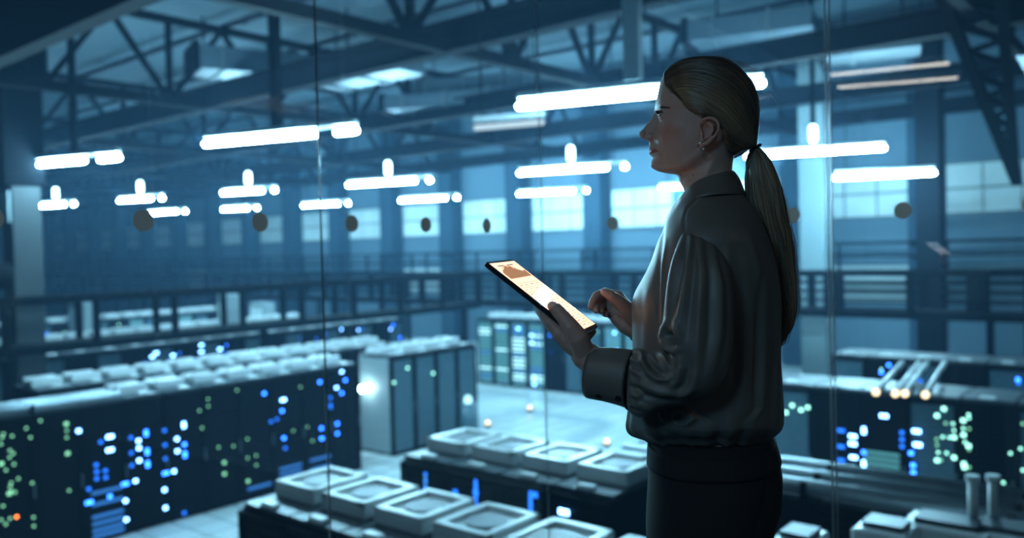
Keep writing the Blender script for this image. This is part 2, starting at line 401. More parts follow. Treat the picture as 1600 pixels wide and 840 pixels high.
def put_led(key, px, py, m, kind='n'):
    R = ROWS[key]
    if R['axis'] == 't': p = PP(px, py, H(R['const']-.01, 0), B); u = p.dot(A)
    else: p = PP(px, py, H(0, R['const']+.01), A); u = p.dot(B)
    i = int((u-R['start'])//R['w'])
    if i < 0 or i >= R['n'] or p.z < .1 or p.z > 2.15: return False
    t = R['racks'][i]; x = u-(R['start']+R['w']*(i+.5))
    if abs(x) > .29: x = math.copysign(.29, x)
    if kind == 'band': x = 0
    link('status_light', led_mesh(kind, m), t, (x, -RD/2-.05, p.z)); R['cnt'][i] += 1; return True
def rand_leds(key, i, n, pal, kinds=('n', 's')):
    R = ROWS[key]; t = R['racks'][i]
    xs = [rnd.uniform(-.25, .25) for _ in range(3)]
    for k in range(n):
        link('status_light', led_mesh(rnd.choice(kinds), rnd.choice(pal)), t, (rnd.choice(xs), -RD/2-.05, rnd.uniform(.9, 2.05)))
rack_row('A', 't', -13.7, 2.98, 12, 'the long lower left row', lid=2)
rack_row('D', 't', -13.95, 12.5, 4, 'the short centre block', face='mid_face', lid=2)
rack_row('F', 't', -15.95, 6.0, 12, 'the row behind the lower left row', lid=2)
rack_row('F2', 't', -21.6, 6, 20, 'the row under the left catwalk', face=('rack_face', 'mid_face'), lid=2)
rack_row('G', 't', -25.5, 5, 20, 'the row beyond the left catwalk', face=('rack_face', 'mid_face', 'rack_face', 'pale_face'), lid=1)
rack_row('K', 't', -33, 6, 20, 'the farthest left row', face=('mid_face', 'rack_face', 'pale_face'), lid=1)
rack_row('B', 's', 6.35, -7.0, 4, 'the middle foreground block', lid=2)
rack_row('C', 's', 4.25, -6.9, 6, 'the bottom foreground block', lid=2)
rack_row('E', 's', 21.2, -19.3, 13, 'the row behind the pale floor', face=('pale_face', 'pale_face', 'pale_face', 'pale_face', 'rack_face', 'mid_face', 'mid_face'), lid=1, width=.73)
rack_row('R', 's', 13.2, -7.0, 13, 'the right hand row', lid=0, face=('mid_face', 'rack_face', 'mid_face', 'rack_face', 'rack_face'))
rack_row('R2', 's', 17.2, -6.0, 14, 'the second right hand row', lid=0, face=('mid_face', 'rack_face'))
rack_row('P', 's', 7.3, -4.1, 6, 'the block under the long pipes', lid=0)
Z7 = lambda x, y: (x/2.8, 540+y/2.8)
BW = 'led_bluewhite'; BL = 'led_blue'; GR = 'led_green'; TE = 'led_teal'; DM = 'led_dim'
for x, y, m, k in [(357,369,BW,'n'),(480,397,BW,'w'),(480,455,BW,'w'),(605,415,BW,'n'),(607,447,BW,'n'),(608,501,BW,'n'),(638,381,BL,'t'),(643,462,BL,'t'),(645,517,BL,'t'),
  (592,590,BW,'n'),(560,600,BL,'w'),(548,677,BW,'n'),(552,759,BW,'n'),(643,829,BL,'n'),(803,346,BW,'t'),(773,407,BW,'n'),(806,431,BL,'n'),(775,460,BW,'n'),(808,475,BL,'t'),(760,548,BW,'n'),(725,556,BL,'w'),
  (719,629,BW,'n'),(723,708,BW,'n'),(805,730,DM,'n'),(807,776,BL,'n'),(460,545,DM,'n'),(462,575,DM,'n'),(480,658,BL,'n'),(373,688,BL,'w'),(380,627,DM,'n'),
  (440,420,DM,'n'),(420,520,DM,'n'),(422,550,DM,'n'),(422,580,DM,'n'),(560,403,DM,'n'),(562,470,DM,'n'),(562,525,DM,'n'),(732,367,DM,'n'),(735,430,DM,'n'),(735,490,DM,'n'),
  (1155,208,BL,'n'),(1238,236,BW,'w'),(1233,284,BL,'n'),(1241,403,BL,'n'),(1247,447,DM,'n'),(1398,158,BL,'n'),(1405,360,BL,'n'),(1405,405,BL,'n'),(1210,320,DM,'n'),(1190,330,DM,'n'),
  (1510,150,BL,'n')]: put_led('A', *Z7(x, y), m, k)
for x, y in [(14,385),(52,394),(57,470),(41,487),(60,517),(25,543),(43,616),(65,639),(40,645),(43,754),(24,779),(151,748),(153,786),(289,341),(291,370),(291,400),(295,470),(301,632),
  (176,327),(133,400),(146,598),(79,580),(883,358),(908,233),(909,264),(871,283),(955,443),(1020,438),(980,510),(981,559),(1081,407),(1082,490),(1119,479),(1120,521),(1084,591),
  (1313,180),(1336,356),(1282,371),(1366,415),(970,727),(1040,193),(5,515),(8,400),(12,700),(4,760)]: put_led('A', *Z7(x, y), GR, 'n' if (x+y) % 5 == 0 else 's')
put_led('A', *Z7(72, 747), 'led_orange', 's')
for y in (640, 690, 745, 775, 805, 830): put_led('A', *Z7(430, y), 'strip_blue', 'band')  # glowing bands put in for blue reflections low on the doors
for y in (545, 570, 595): put_led('A', *Z7(1205, y), 'strip_blue', 'band')
ZC = lambda x, y: (480+x/2.8, 540+y/2.8)
for x, y, m, k in [(150,76,BW,'n'),(150,113,BW,'n'),(127,183,BW,'n'),(150,207,BL,'n'),(61,360,BL,'n'),(64,404,BL,'n'),(130,383,BL,'n'),(130,340,BL,'n'),(105,262,DM,'t'),(110,225,DM,'n'),(100,520,'strip_blue','band'),(100,480,'strip_blue','band')]: put_led('A', *ZC(x, y), m, k)
for x, y, m in [(378,160,TE),(438,97,TE),(550,120,TE)]: put_led('D', *ZC(x, y), m)
for x, y, m, k in [(705,682,BL,'n'),(775,765,BW,'n'),(1125,725,BW,'w'),(650,640,DM,'n'),(740,640,DM,'n'),(900,790,DM,'n'),(960,790,DM,'n'),(1030,805,BW,'t'),(1000,650,DM,'n'),(660,740,DM,'w'),(720,740,DM,'w')]: put_led('B', *ZC(x, y), m, k)
for j in range(12):
    put_led('B', *ZC(520, 560+j*14), 'strip_teal' if j % 2 else 'led_dim', 's'); put_led('B', *ZC(980, 640+j*14), 'led_dim', 's'); put_led('B', *ZC(740, 590+j*14), 'led_dim', 's')
ZR = lambda x, y: (1200+x/2.8, 540+y/2.8)
for x, y, m, k in [(508,306,BW,'w'),(650,373,BW,'w'),(655,432,BW,'w'),(372,395,BW,'w'),(372,428,BW,'w'),(375,487,BW,'w'),(420,370,BW,'t'),(420,465,BL,'n'),(420,515,BW,'t'),(348,573,BW,'w'),(508,572,BL,'w'),
  (508,630,BL,'w'),(647,587,BL,'w'),(647,647,BL,'w'),(635,522,BL,'n'),(636,553,BL,'n'),(624,468,BL,'n'),(320,440,DM,'w'),(320,500,DM,'w'),(320,370,DM,'w'),(595,380,DM,'n'),(595,410,DM,'n'),(595,440,DM,'n')]: put_led('R', *ZR(x, y), m, k)
for y in (480, 505, 530, 555): put_led('R', *ZR(570, y), 'strip_teal', 'band')
for y in (600, 620, 660, 680): put_led('R', *ZR(570, y), 'strip_blue', 'band')
for x, y in [(770,275),(740,305),(778,338),(738,408),(740,433),(765,398),(795,400),(782,468),(740,500),(757,500),(745,465),(850,325),(880,315),(878,300),(850,360),(880,362),(850,388),(862,420),(878,437),(880,452),
  (815,488),(810,340),(857,515),(843,650),(773,672),(812,680),(878,700),(760,625),(975,632),(1068,470),(1088,447),(1030,597),(1115,543),(1115,340),(820,400),(816,370),(860,530),(880,530),(835,690),(860,705),(780,620),(815,640)]:
    put_led('R', *ZR(x, y), TE if (x+y) % 3 else GR, 'n' if (x*y) % 3 == 1 else 's')
put_led('R', *ZR(765, 640), 'led_orange', 'n')
for x, y in [(107,260),(79,291),(145,280),(120,570),(150,580),(180,575),(210,560),(130,600),(180,540),(215,590),(190,270)]: put_led('R', *ZR(x, y), TE, 'n')
for x, y in [(1393,519),(1390,535),(1394,527),(1439,493),(1332,489),(1389,545)]: put_led('R2', x, y+25, BL, 'n')
for x, y in [(810,513),(831,523.6),(831,535),(835,590),(835,600)]: put_led('E', x, y, BW, 'w')
for i in range(0, 4):
    for j in range(14): link('status_light', led_mesh('band', rnd.choice(['strip_teal', 'strip_teal', 'strip_blue', 'strip_white']) if i != 2 else rnd.choice(['strip_white', 'strip_blue'])), ROWS['E']['racks'][i], (0, -RD/2-.05, .3+j*.13))
for x, y in [(468,780),(470,812),(660,832),(683,815),(762,825),(880,780),(880,810),(912,748),(965,798),(260,632),(530,640),(573,640),(940,565),(1297,590),(1385,660),(1358,680),(1428,690),(1428,710),(530,625),(573,655)]:
    px, py = x/2.8, 260+y/2.8
    put_led('F2', px, py, BW, 'w') or put_led('G', px, py, BW, 'w') or put_led('K', px, py, BW, 'w')
for x, y in [(230,583),(40,660),(108,662),(175,665),(83,685),(83,710),(148,690),(148,712),(218,690),(218,715),(358,712),(540,685),(592,715),(594,742),(17,680)]:
    px, py = 480+x/2.8, 260+y/2.8
    put_led('F2', px, py, BW, 'n') or put_led('G', px, py, BW, 'w') or put_led('K', px, py, BW, 'w')
for key, cnt in (('G', 3), ('K', 3), ('F2', 3), ('R2', 4), ('E', 3)):
    for i in range(ROWS[key]['n']):
        if key == 'E' and i < 4: continue
        rand_leds(key, i, cnt, [BL, DM, TE, DM])
for i in range(7, 13): rand_leds('R', i, 6, [GR, TE], ('s',))
for i in range(4, 13): 
    if i % 2: rand_leds('E', i, 5, [BL, BW])
for i in range(3): rand_leds('A', i, 5, [GR], ('s',))
# pale cupboard with the bright lamp on its side: end wall of block D
p = PP(568, 607, H(0, 12.33), A)
t = thing('side_lamp', 'small globe lamp glowing white against the side of the centre rack block', 'light', p, ANG)
ev = MB(); ev.tube([(0, -.03, 0), (0, .03, 0)], .075, 16, round_=True); ev.build('globe', emat('globe', (.6, .9, 1), 60), t, smooth=True)
MB().bar((0, .05, 0), (0, .14, 0), .03).build('bracket', 'rail', t)
MB().box((H(-14.5, 12.49, 1.1)-p).to_3d(), (0, 0, 0)) if False else None
o = MB().box((0, 0, 1.12), (.98, .02, 2.1)).build('end_panel', 'column_light', None, bevel=.003); o.location = H(-14.52, 12.485); o.rotation_euler.z = ANG
tag(o, 'pale end panel closing the near side of the centre rack block', 'panel')
# conduits
def pipe(p, q, r, name, label, m='pipe', group=None, tip=None):
    mid = (p+q)/2; d = q-p
    o = thing(name, label, 'pipe', p, math.atan2(d.y, d.x), group); L = d.length
    MB().tube([(0, 0, 0), (L, 0, 0)], r, 12).build('pipe_body', m, o, smooth=True)
    k = .5
    while k < L: MB().box((k, 0, -r*.3), (.05, r*2.5, r*2.2)).build('clamp', 'steel_dark', o); k += 1.6
    if tip: MB().tube([(-.03, 0, 0), (.0, 0, 0)], r*1.15, 12).build('end_light', tip, o)
    return o
for i, tt in enumerate((7.38, 7.72, 8.06)): pipe(H(-4.9, tt, 2.33), H(-.9, tt, 2.33), .075, 'long_pipe', '%s long horizontal pipe over the right foreground block' % ('nearest', 'middle', 'farthest')[i], group='long horizontal pipes')
for i, (xa, ya, xb, yb) in enumerate([(1369,612,1409,567),(1399,614,1436,567),(1414,614,1448,567),(1446,616,1476,567)]):
    pipe(PZ(xa, ya, 2.45), PZ(xb, yb, 2.45), .04, 'slanting_pipe', '%s of four pale pipes with warm end lights on the right racks' % ORD[i], m='rack_lid', group='slanting pipes on the right racks', tip='led_warm')
for i, (s_, z_) in enumerate(((-13.85, 2.30), (-14.1, 2.30), (-14.35, 2.30))): pipe(H(s_, 3.0, z_), H(s_, 6.45, z_), .05, 'cable_conduit', '%s conduit lying on top of the lower left racks' % ('front', 'middle', 'rear')[i], group='conduits on the left racks')
# small white tops at right foreground
for i, (px, py, w_) in enumerate(((1385, 812, .4), (1482, 808, .6), (1575, 818, .5), (1250, 826, .3))):
    p = PZ(px, py, 2.42); t = thing('vent_hood', 'pale vent hood on the lower right block, %s from the left' % ORD[(1, 2, 3, 0)[i]], 'vent hood', (p.x, p.y, 2.24), ANG, 'vent hoods on the lower right racks')
    MB().box((0, 0, .07), (w_, .4, .14)).build('hood', 'rack_lid', t, bevel=.02); MB().box((0, 0, .16), (w_*.7, .25, .04)).build('grille', 'fan', t)
for i, px in enumerate((1520, 1552)):
    p = PZ(px, 800, 2.45); t = thing('vent_pipe', 'short pale vent pipe standing on the lower right block, %s' % ('left one', 'right one')[i], 'pipe', (p.x, p.y, 2.24), ANG)
    MB().tube([(0, 0, 0), (0, 0, .45)], .035, 12).build('pipe_body', 'rack_lid', t, smooth=True); MB().tube([(0, 0, .45), (0, 0, .49)], .05, 12).build('pipe_cap', 'rack_lid', t)
# floor lights and a bollard
for i, (px, py, m_) in enumerate(((762, 660, 'led_warm'), (828, 636, 'led_warm'), (948, 689, 'led_warm'), (892, 717, 'led_warm'), (702, 692, 'led_warm'))):
    p = PZ(px, py, .12); t = thing('floor_marker_light', 'small yellowish marker light on the pale hall floor, %s from the left' % ORD[(1, 2, 4, 3, 0)[i]], 'light', (p.x, p.y, 0), 0, 'marker lights on the pale floor')
    MB().tube([(0, 0, 0), (0, 0, .08)], .07, 12).build('base', 'steel_dark', t); MB().tube([(0, 0, .08), (0, 0, .13)], .055, 12, round_=True).build('lens', m_, t)
p = PZ(733, 695, 0); t = thing('grey_bollard', 'short grey bollard with a white light on top by the pale floor', 'bollard', p, 0)
MB().tube([(0, 0, 0), (0, 0, .98)], .2, 20).build('post', 'mid_face', t, smooth=True); MB().tube([(0, 0, 1.0), (0, 0, 1.08)], .09, 14, round_=True).build('lens', 'strip_white', t); 
# pale floor strips
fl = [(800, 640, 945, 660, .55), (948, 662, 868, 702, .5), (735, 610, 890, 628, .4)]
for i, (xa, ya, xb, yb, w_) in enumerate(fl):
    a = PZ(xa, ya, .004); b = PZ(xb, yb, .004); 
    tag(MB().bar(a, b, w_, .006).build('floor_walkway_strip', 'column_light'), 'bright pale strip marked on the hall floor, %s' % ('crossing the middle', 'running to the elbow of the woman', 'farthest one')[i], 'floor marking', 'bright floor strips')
# low partitions / crates filling the mid distance
tall = MB().box((0, 0, 1.3), (.6, .5, 2.6))
for i, (px, py, Y_, w_, h_) in enumerate(((359, 510, 26, .5, 1.6), (130, 500, 30, 1.2, 1.3), (410, 505, 33, 1.0, 1.4))):
    p = PY(px, 500, Y_); t = thing('pale_locker', ('narrow bright locker seen between the railing posts', 'wide pale locker at the far left behind the rail', 'pale locker behind the railing left of the glass joint')[i], 'locker', (p.x, p.y, 0), ANG)
    zc = p.z; MB().box((0, 0, (zc+h_/2)/2), (w_, .5, zc+h_/2)).build('locker_body', 'column_light', t, bevel=.02); MB().box((0, -.26, (zc+h_/2)*.5), (w_*.8, .03, (zc+h_/2)*.85)).build('locker_door', 'wall_panel', t)

# ================================================================ OBSERVATION ROOM
RA, RB = -6.6, 5.6      # extents along GA (back) and GB (right)
RC = MZ+2.9
ga = math.atan2(GB.y, GB.x)
c = G(RA/2, RB/2)
def rbox(a0, a1, b0, b1, z0, z1):
    return MB().box(G((a0+a1)/2, (b0+b1)/2, (z0+z1)/2), (abs(b1-b0), abs(a1-a0), z1-z0), rz=ga)
struct('floor_room', rbox(RA, .12, -.12, RB, MZ-.25, MZ), 'room_floor')
struct('ceiling_room', rbox(RA, .12, -.12, RB, RC, RC+.25), 'room_ceiling')
struct('wall_back', rbox(RA-.15, RA, -.12, RB, MZ, RC), 'room_wall')
struct('wall_side', rbox(RA, 0, RB, RB+.15, MZ, RC), 'room_wall')
def pane(i, a0, a1, b0, b1):
    return struct('window_%d' % i, rbox(a0, a1, b0, b1, MZ, RC), 'glass')
# left glass lies on b=0, right glass on a=0. joints at photo columns 500 and 1300
def hit_left(px):
    p = PP(px, 400, GC, GB); return (p-GC).dot(GA)
def hit_right(px):
    p = PP(px, 400, GC, GA); return (p-GC).dot(GB)
jl = hit_left(501); jr = hit_right(1299)
g = .0022; th = .012
panesL = [(RA, jl-1.9-g), (jl-1.9+g, jl-g), (jl+g, -.006)]; panesR = [(.0, jr-.0105), (jr+.0105, jr+1.9-.0105), (jr+1.9+.0105, RB)]
PL = [pane(101+i, a0, a1, 0, th) for i, (a0, a1) in enumerate(panesL)]
PR = [pane(104+i, 0-th, 0, max(b0, th), b1) for i, (b0, b1) in enumerate(panesR)]
k = 0
for j in (jl-1.9, jl): k += 1; struct('trim_%d' % k, MB().tube([G(j, th/2, MZ), G(j, th/2, RC)], .0034, 12), 'joint', smooth=True)
for j in (jr, jr+1.9):
    for q in (-1, 1): k += 1; struct('trim_%d' % k, MB().tube([G(-th/2, j+q*.0075, MZ), G(-th/2, j+q*.0075, RC)], .0028, 14), 'joint_pale', smooth=True)
k += 1; struct('trim_%d' % k, rbox(-.004, .0, .0, .004, MZ, RC), 'joint_pale')
# dot stickers on the panes
zd = PP(390, 347, GC, GB).z
def dot(parent, p, n):
    n = n.normalized(); MB().tube([p, p+n*.002], .03, 40).build('dot_sticker', 'sticker', parent)
d0 = hit_left(222); stp = (hit_left(758)-hit_left(222))/4
for i in range(-3, 5):
    a = d0+stp*i; pn = [x for x, (q0, q1) in zip(PL, panesL) if q0 <= a <= q1][0]; dot(pn, G(a, th, zd), GB)
e0 = hit_right(961); estp = (hit_right(1413)-hit_right(961))/3
for i in range(0, 8):
    b = e0+estp*i
    if b > RB-.1: break
    pn = [x for x, (q0, q1) in zip(PR, panesR) if q0 <= b <= q1][0]; dot(pn, G(-th, b, zd), -GA)

# ================================================================ THE WOMAN
import numpy as np
FA = math.atan2(-.226, .974)
LX = Vector((math.cos(FA), math.sin(FA), 0)); LY = Vector((-math.sin(FA), math.cos(FA), 0))
_p = PY(1110, 500, 1.48); ROOT = Vector((_p.x, _p.y, MZ))
def Lp(px, py, d=0.0):
    p = PP(px, py, ROOT+LY*d, LY)-ROOT
    return Vector((p.dot(LX), p.dot(LY), p.z))
def toL(w):
    p = Vector(w)-ROOT; return Vector((p.dot(LX), p.dot(LY), p.z))
def projL(P):
    """local points (n,3) -> pixels (n,2)"""
    P = np.asarray(P, float)
    W = P[:, :1]*np.array(LX) + P[:, 1:2]*np.array(LY) + P[:, 2:]*np.array((0, 0, 1)) + np.array(ROOT) - np.array(CAM)
    z = W @ np.array(fw); return np.stack([800+F*(W @ np.array(cr))/z, 420-F*(W @ np.array(cu))/z], 1)
def smooth_tab(tab, n):
    """rows of numbers, first column the key: piecewise cubic (monotone-ish) resample to n rows"""
    T = np.array(tab, float); k = T[:, 0]; q = np.linspace(k[0], k[-1], n); out = [q]
    for c in range(1, T.shape[1]):
        y = T[:, c]; h = np.diff(k); dl = np.diff(y)/h; m = np.zeros(len(k)); m[0] = dl[0]; m[-1] = dl[-1]
        for i in range(1, len(k)-1): m[i] = 0 if dl[i-1]*dl[i] <= 0 else 2*dl[i-1]*dl[i]/(dl[i-1]+dl[i])
        i = np.clip(np.searchsorted(k, q, 'right')-1, 0, len(k)-2); t = (q-k[i])/h[i]
        out.append((2*t**3-3*t**2+1)*y[i]+(t**3-2*t**2+t)*h[i]*m[i]+(-2*t**3+3*t**2)*y[i+1]+(t**3-t**2)*h[i]*m[i+1])
    return np.stack(out, 1)
def seg_dist(P, line):
    """distance of pixel points to a polyline and the position along it (0..1)"""
    L = np.array(line, float); best = np.full(len(P), 1e9); tt = np.zeros(len(P)); lens = np.linalg.norm(np.diff(L, axis=0), axis=1); tot = lens.sum(); acc = 0
    for i in range(len(L)-1):
        a, b = L[i], L[i+1]; ab = b-a; t = np.clip(((P-a) @ ab)/(ab @ ab), 0, 1); d = np.linalg.norm(P-(a+t[:, None]*ab), axis=1)
        m = d < best; best[m] = d[m]; tt[m] = (acc+t[m]*lens[i])/tot; acc += lens[i]
    return best, tt
def inside(P, poly):
    x, y = P[:, 0], P[:, 1]; r = np.zeros(len(P), bool); n = len(poly); j = n-1
    for i in range(n):
        xi, yi = poly[i]; xj, yj = poly[j]
        c = ((yi > y) != (yj > y)) & (x < (xj-xi)*(y-yi)/((yj-yi) or 1e-9)+xi); r ^= c; j = i
    return r
def sdist(P, poly):
    d, _ = seg_dist(P, list(poly)+[poly[0]]); return np.where(inside(P, poly), d, -d)
def getco(me):
    a = np.empty(len(me.vertices)*3); me.vertices.foreach_get('co', a); return a.reshape(-1, 3)
def setco(me, a): me.vertices.foreach_set('co', np.ascontiguousarray(a, dtype=np.float32).ravel()); me.update()
def getno(me):
    a = np.empty(len(me.vertices)*3, dtype=np.float32); me.vertex_normals.foreach_get('vector', a); return a.reshape(-1, 3).astype(float)
def remesh(me, voxel, it=4, fac=.5):
    o = bpy.data.objects.new('tmp', me); C.objects.link(o)
    r = o.modifiers.new('r', 'REMESH'); r.mode = 'VOXEL'; r.voxel_size = voxel; r.adaptivity = 0
    s = o.modifiers.new('s', 'SMOOTH'); s.factor = fac; s.iterations = it
    dg = bpy.context.evaluated_depsgraph_get(); new = bpy.data.meshes.new_from_object(o.evaluated_get(dg))
    bpy.data.objects.remove(o); new.materials.clear(); return new
def finish(me, name, m, parent):
    for f in me.polygons: f.use_smooth = True
    me.name = name; me.materials.clear(); me.materials.append(M[m]); return link(name, me, parent)
def set_col(me, col):
    a = me.color_attributes.new('tint', 'FLOAT_COLOR', 'POINT'); c = np.ones((len(me.vertices), 4), dtype=np.float32); c[:, :3] = col; a.data.foreach_set('color', c.ravel())
def ellipsoid(mb, c, r, n=16, R=None):
    rows = []
    for i in range(n+1):
        th_ = math.pi*(.02+.96*i/n); row = []
        for k in range(n*2):
            ph = math.pi*k/n; v = Vector((r[0]*math.sin(th_)*math.cos(ph), r[1]*math.sin(th_)*math.sin(ph), r[2]*math.cos(th_)))
            row.append(Vector(c)+(R @ v if R else v))
        rows.append(row)
    mb.grid(rows, cap=True)
def chain(mb, pts, n=16):
    """pts: (Vector, radius): tapered limb made of overlapping spheres and tubes"""
    P = [p for p, r in pts]; Rr = [r for p, r in pts]
    mb.tube(P, Rr, n)
    for p, r in pts: ellipsoid(mb, p, (r, r, r), 10)
def tint_mat(name, rough, sss=0, bump=None, spec=.5, base=None, sheen=0, aniso=0):
    m = bpy.data.materials.new(name); m.use_nodes = True; nt = m.node_tree; p = nt.nodes['Principled BSDF']
    p.inputs['Roughness'].default_value = rough; p.inputs['Specular IOR Level'].default_value = spec
    at = nt.nodes.new('ShaderNodeAttribute'); at.attribute_name = 'tint'
    tc = nt.nodes.new('ShaderNodeTexCoord'); nz = nt.nodes.new('ShaderNodeTexNoise'); nz.inputs['Scale'].default_value = bump[0] if bump else 60; nz.inputs['Detail'].default_value = 4
    nt.links.new(tc.outputs['Object'], nz.inputs['Vector'])
    mx = nt.nodes.new('ShaderNodeMix'); mx.data_type = 'RGBA'; mx.blend_type = 'MULTIPLY'; mx.inputs[0].default_value = .25
    nt.links.new(at.outputs['Color'], mx.inputs[6]); nt.links.new(nz.outputs['Color'], mx.inputs[7]); nt.links.new(mx.outputs[2], p.inputs['Base Color'])
    if bump:
        b = nt.nodes.new('ShaderNodeBump'); b.inputs['Strength'].default_value = bump[1]; b.inputs['Distance'].default_value = .001
        nt.links.new(nz.outputs['Fac'], b.inputs['Height']); nt.links.new(b.outputs[0], p.inputs['Normal'])
    if sss:
        p.inputs['Subsurface Weight'].default_value = sss; p.inputs['Subsurface Radius'].default_value = (1, .35, .2); p.inputs['Subsurface Scale'].default_value = .011
    if sheen: p.inputs['Sheen Weight'].default_value = sheen
    M[name] = m; return m
tint_mat('skin', .48, sss=.4, bump=(420, .25), spec=.4)
tint_mat('hair', .36, spec=.6)
mat('satin', '5e5b56', .50, 0, scale=30, var=.06, spec=.42); mat('satin_seam', '3c3936', .4, spec=.4)
mat('trouser', '0a0b0e', .9, scale=60, bump=.05); mat('shoe', '101012', .35); mat('button', '17181a', .2); mat('eye_white', '8f8b86', .15); mat('iris', '5b6a66', .1); mat('pupil', '050505', .1)
mat('silver', 'd8d4cc', .12, 1); mat('lash', '0e0a09', .6); mat('band', '0c0c0e', .7)

# ---- head and neck loft.  py, front, back, halfwidth(mm), widest point (0..1 from the front), front exponent
HEAD = [(97.5, 1084, 1112, 10, .5, 2), (100, 1070, 1126, 26, .5, 2), (105, 1055, 1141, 43, .52, 2), (113, 1042, 1152, 57, .54, 2.05), (124, 1034, 1162, 66, .56, 2.1),
  (136, 1030, 1169, 71.5, .58, 2.15), (148, 1027.5, 1173, 74.5, .58, 2.2), (160, 1025.5, 1175.5, 76, .58, 2.25), (170, 1025, 1176, 75.5, .58, 2.25), (180, 1027.5, 1175, 74, .58, 2.2),
  (190, 1028.5, 1173, 73, .57, 2.2), (200, 1027.5, 1170, 71.5, .56, 2.2), (210, 1025, 1165, 70, .55, 2.15), (220, 1023, 1159, 67.5, .55, 2.1), (230, 1022.5, 1153, 64.5, .55, 2.05),
  (240, 1022.5, 1148.5, 61, .56, 2), (250, 1022.5, 1146, 57.5, .57, 1.95), (258, 1023.5, 1145, 55, .58, 1.9), (263, 1026.5, 1144.5, 53.5, .59, 1.9), (266.5, 1031, 1144.3, 52.5, .6, 1.9),
  (269, 1038, 1144.3, 52, .58, 1.9), (271.2, 1051, 1144.6, 51.5, .55, 1.95), (274, 1058.5, 1145, 51, .52, 2), (284, 1062, 1146, 51, .52, 2), (296, 1068, 1149, 54, .52, 2), (312, 1074, 1155, 64, .52, 2), (335, 1078, 1162, 82, .54, 2), (360, 1075, 1168, 100, .54, 2.2),
  (400, 1064, 1180, 115, .5, 2.3), (470, 1050, 1192, 125, .5, 2.3), (560, 1045, 1180, 110, .5, 2.3), (640, 1045, 1190, 120, .5, 2.3), (690, 1045, 1195, 125, .5, 2.3)]
# py, extra protrusion at the midline (px), lateral sigma (mm)
FEAT = [(97, 0, 20), (150, 0, 20), (164, 1.5, 16), (170, 2.5, 10), (175, 3.4, 7), (181, 8.2, 6.5), (191, 16.5, 7), (201, 24, 8), (206, 26.6, 9), (209, 27, 9.5), (213, 24, 10.5), (216.5, 18.5, 11.5), (219.5, 11, 11), (222, 8.2, 10),
  (227, 8.0, 15), (231.3, 8.9, 19), (234, 6.4, 19), (236, 4.6, 20), (238.8, 6.6, 17), (242.5, 5.6, 16), (247.5, 3.8, 16), (255, 6.2, 18), (261, 7.4, 19), (266, 5.5, 20), (269, 4, 20), (271.5, 0, 20), (690, 0, 20)]
def slices(tab, feat, rows, na=150, grow=None):
    up = smooth_tab(tab, 2000); q = rows; T = np.stack([np.interp(q, up[:, 0], up[:, c]) for c in range(up.shape[1])], 1)
    fe = smooth_tab(feat, 4000); ex = np.interp(q, fe[:, 0], fe[:, 1]); sg = np.interp(q, fe[:, 0], fe[:, 2])/1000
    out = []
    for i, r in enumerate(T):
        a = Lp(r[1], r[0]); b = Lp(r[2], r[0]); e = (a-Lp(r[1]-ex[i], r[0])).length; z = a.z
        L = b.x-a.x; c = a.x+L*r[4]; w_ = r[3]/1000; row = []
        zb = b.z
        for k in range(na):
            t_ = 2*math.pi*(k+.5)/na; cx, sy = math.cos(t_), math.sin(t_)
            # denser at the front
            n_ = r[5] if cx < 0 else 2.25
            x = math.copysign(abs(cx)**(2/n_), cx); y = math.copysign(abs(sy)**(2/n_), sy)*w_
            X = c + (x*(c-a.x) if cx < 0 else x*(b.x-c))
            if cx < 0: X -= e*math.exp(-(y/sg[i])**2)
            row.append(Vector((X, y, z+(zb-z)*(X-a.x)/L)))
        out.append(row)
    return out
rows_q = np.concatenate([np.linspace(97.6, 160, 50), np.linspace(161, 275, 140), np.linspace(277, 690, 90)])
mb = MB(); mb.grid(slices(HEAD, FEAT, rows_q), cap=True)
# wings of the nose, nostril rims
for s in (-1, 1):
    ellipsoid(mb, Lp(1016.5, 214.5)+Vector((0, s*.0118, 0)), (.0085, .0058, .0062), 10)
    ellipsoid(mb, Lp(1004.5, 209.5)+Vector((0, s*.0045, 0)), (.0065, .0060, .0062), 10)
# lips
    for k in range(9):
        f = k/8; y = s*.024*f
        ellipsoid(mb, Lp(1017.2+f*f*13, 232.3+f*2.2)+Vector((0, y, 0)), (.0050*(1-.55*f), .006, .0036*(1-.6*f)), 8)
        ellipsoid(mb, Lp(1018.5+f*f*11.5, 239.4-f*3.6)+Vector((0, y, 0)), (.0052*(1-.55*f), .006, .0040*(1-.65*f)), 8)
# eyes and lids
EC = {}
for s in (-1, 1):
    c = Lp(1041.5, 181.5, 0); c = Vector((c.x+.0012, s*.0315, c.z)); EC[s] = c
    ellipsoid(mb, c, (.0136, .0136, .0136), 14)
    # brow ridge and cheekbone
    ellipsoid(mb, Vector((c.x-.0005, s*.030, c.z+.0135)), (.012, .020, .0055), 10)
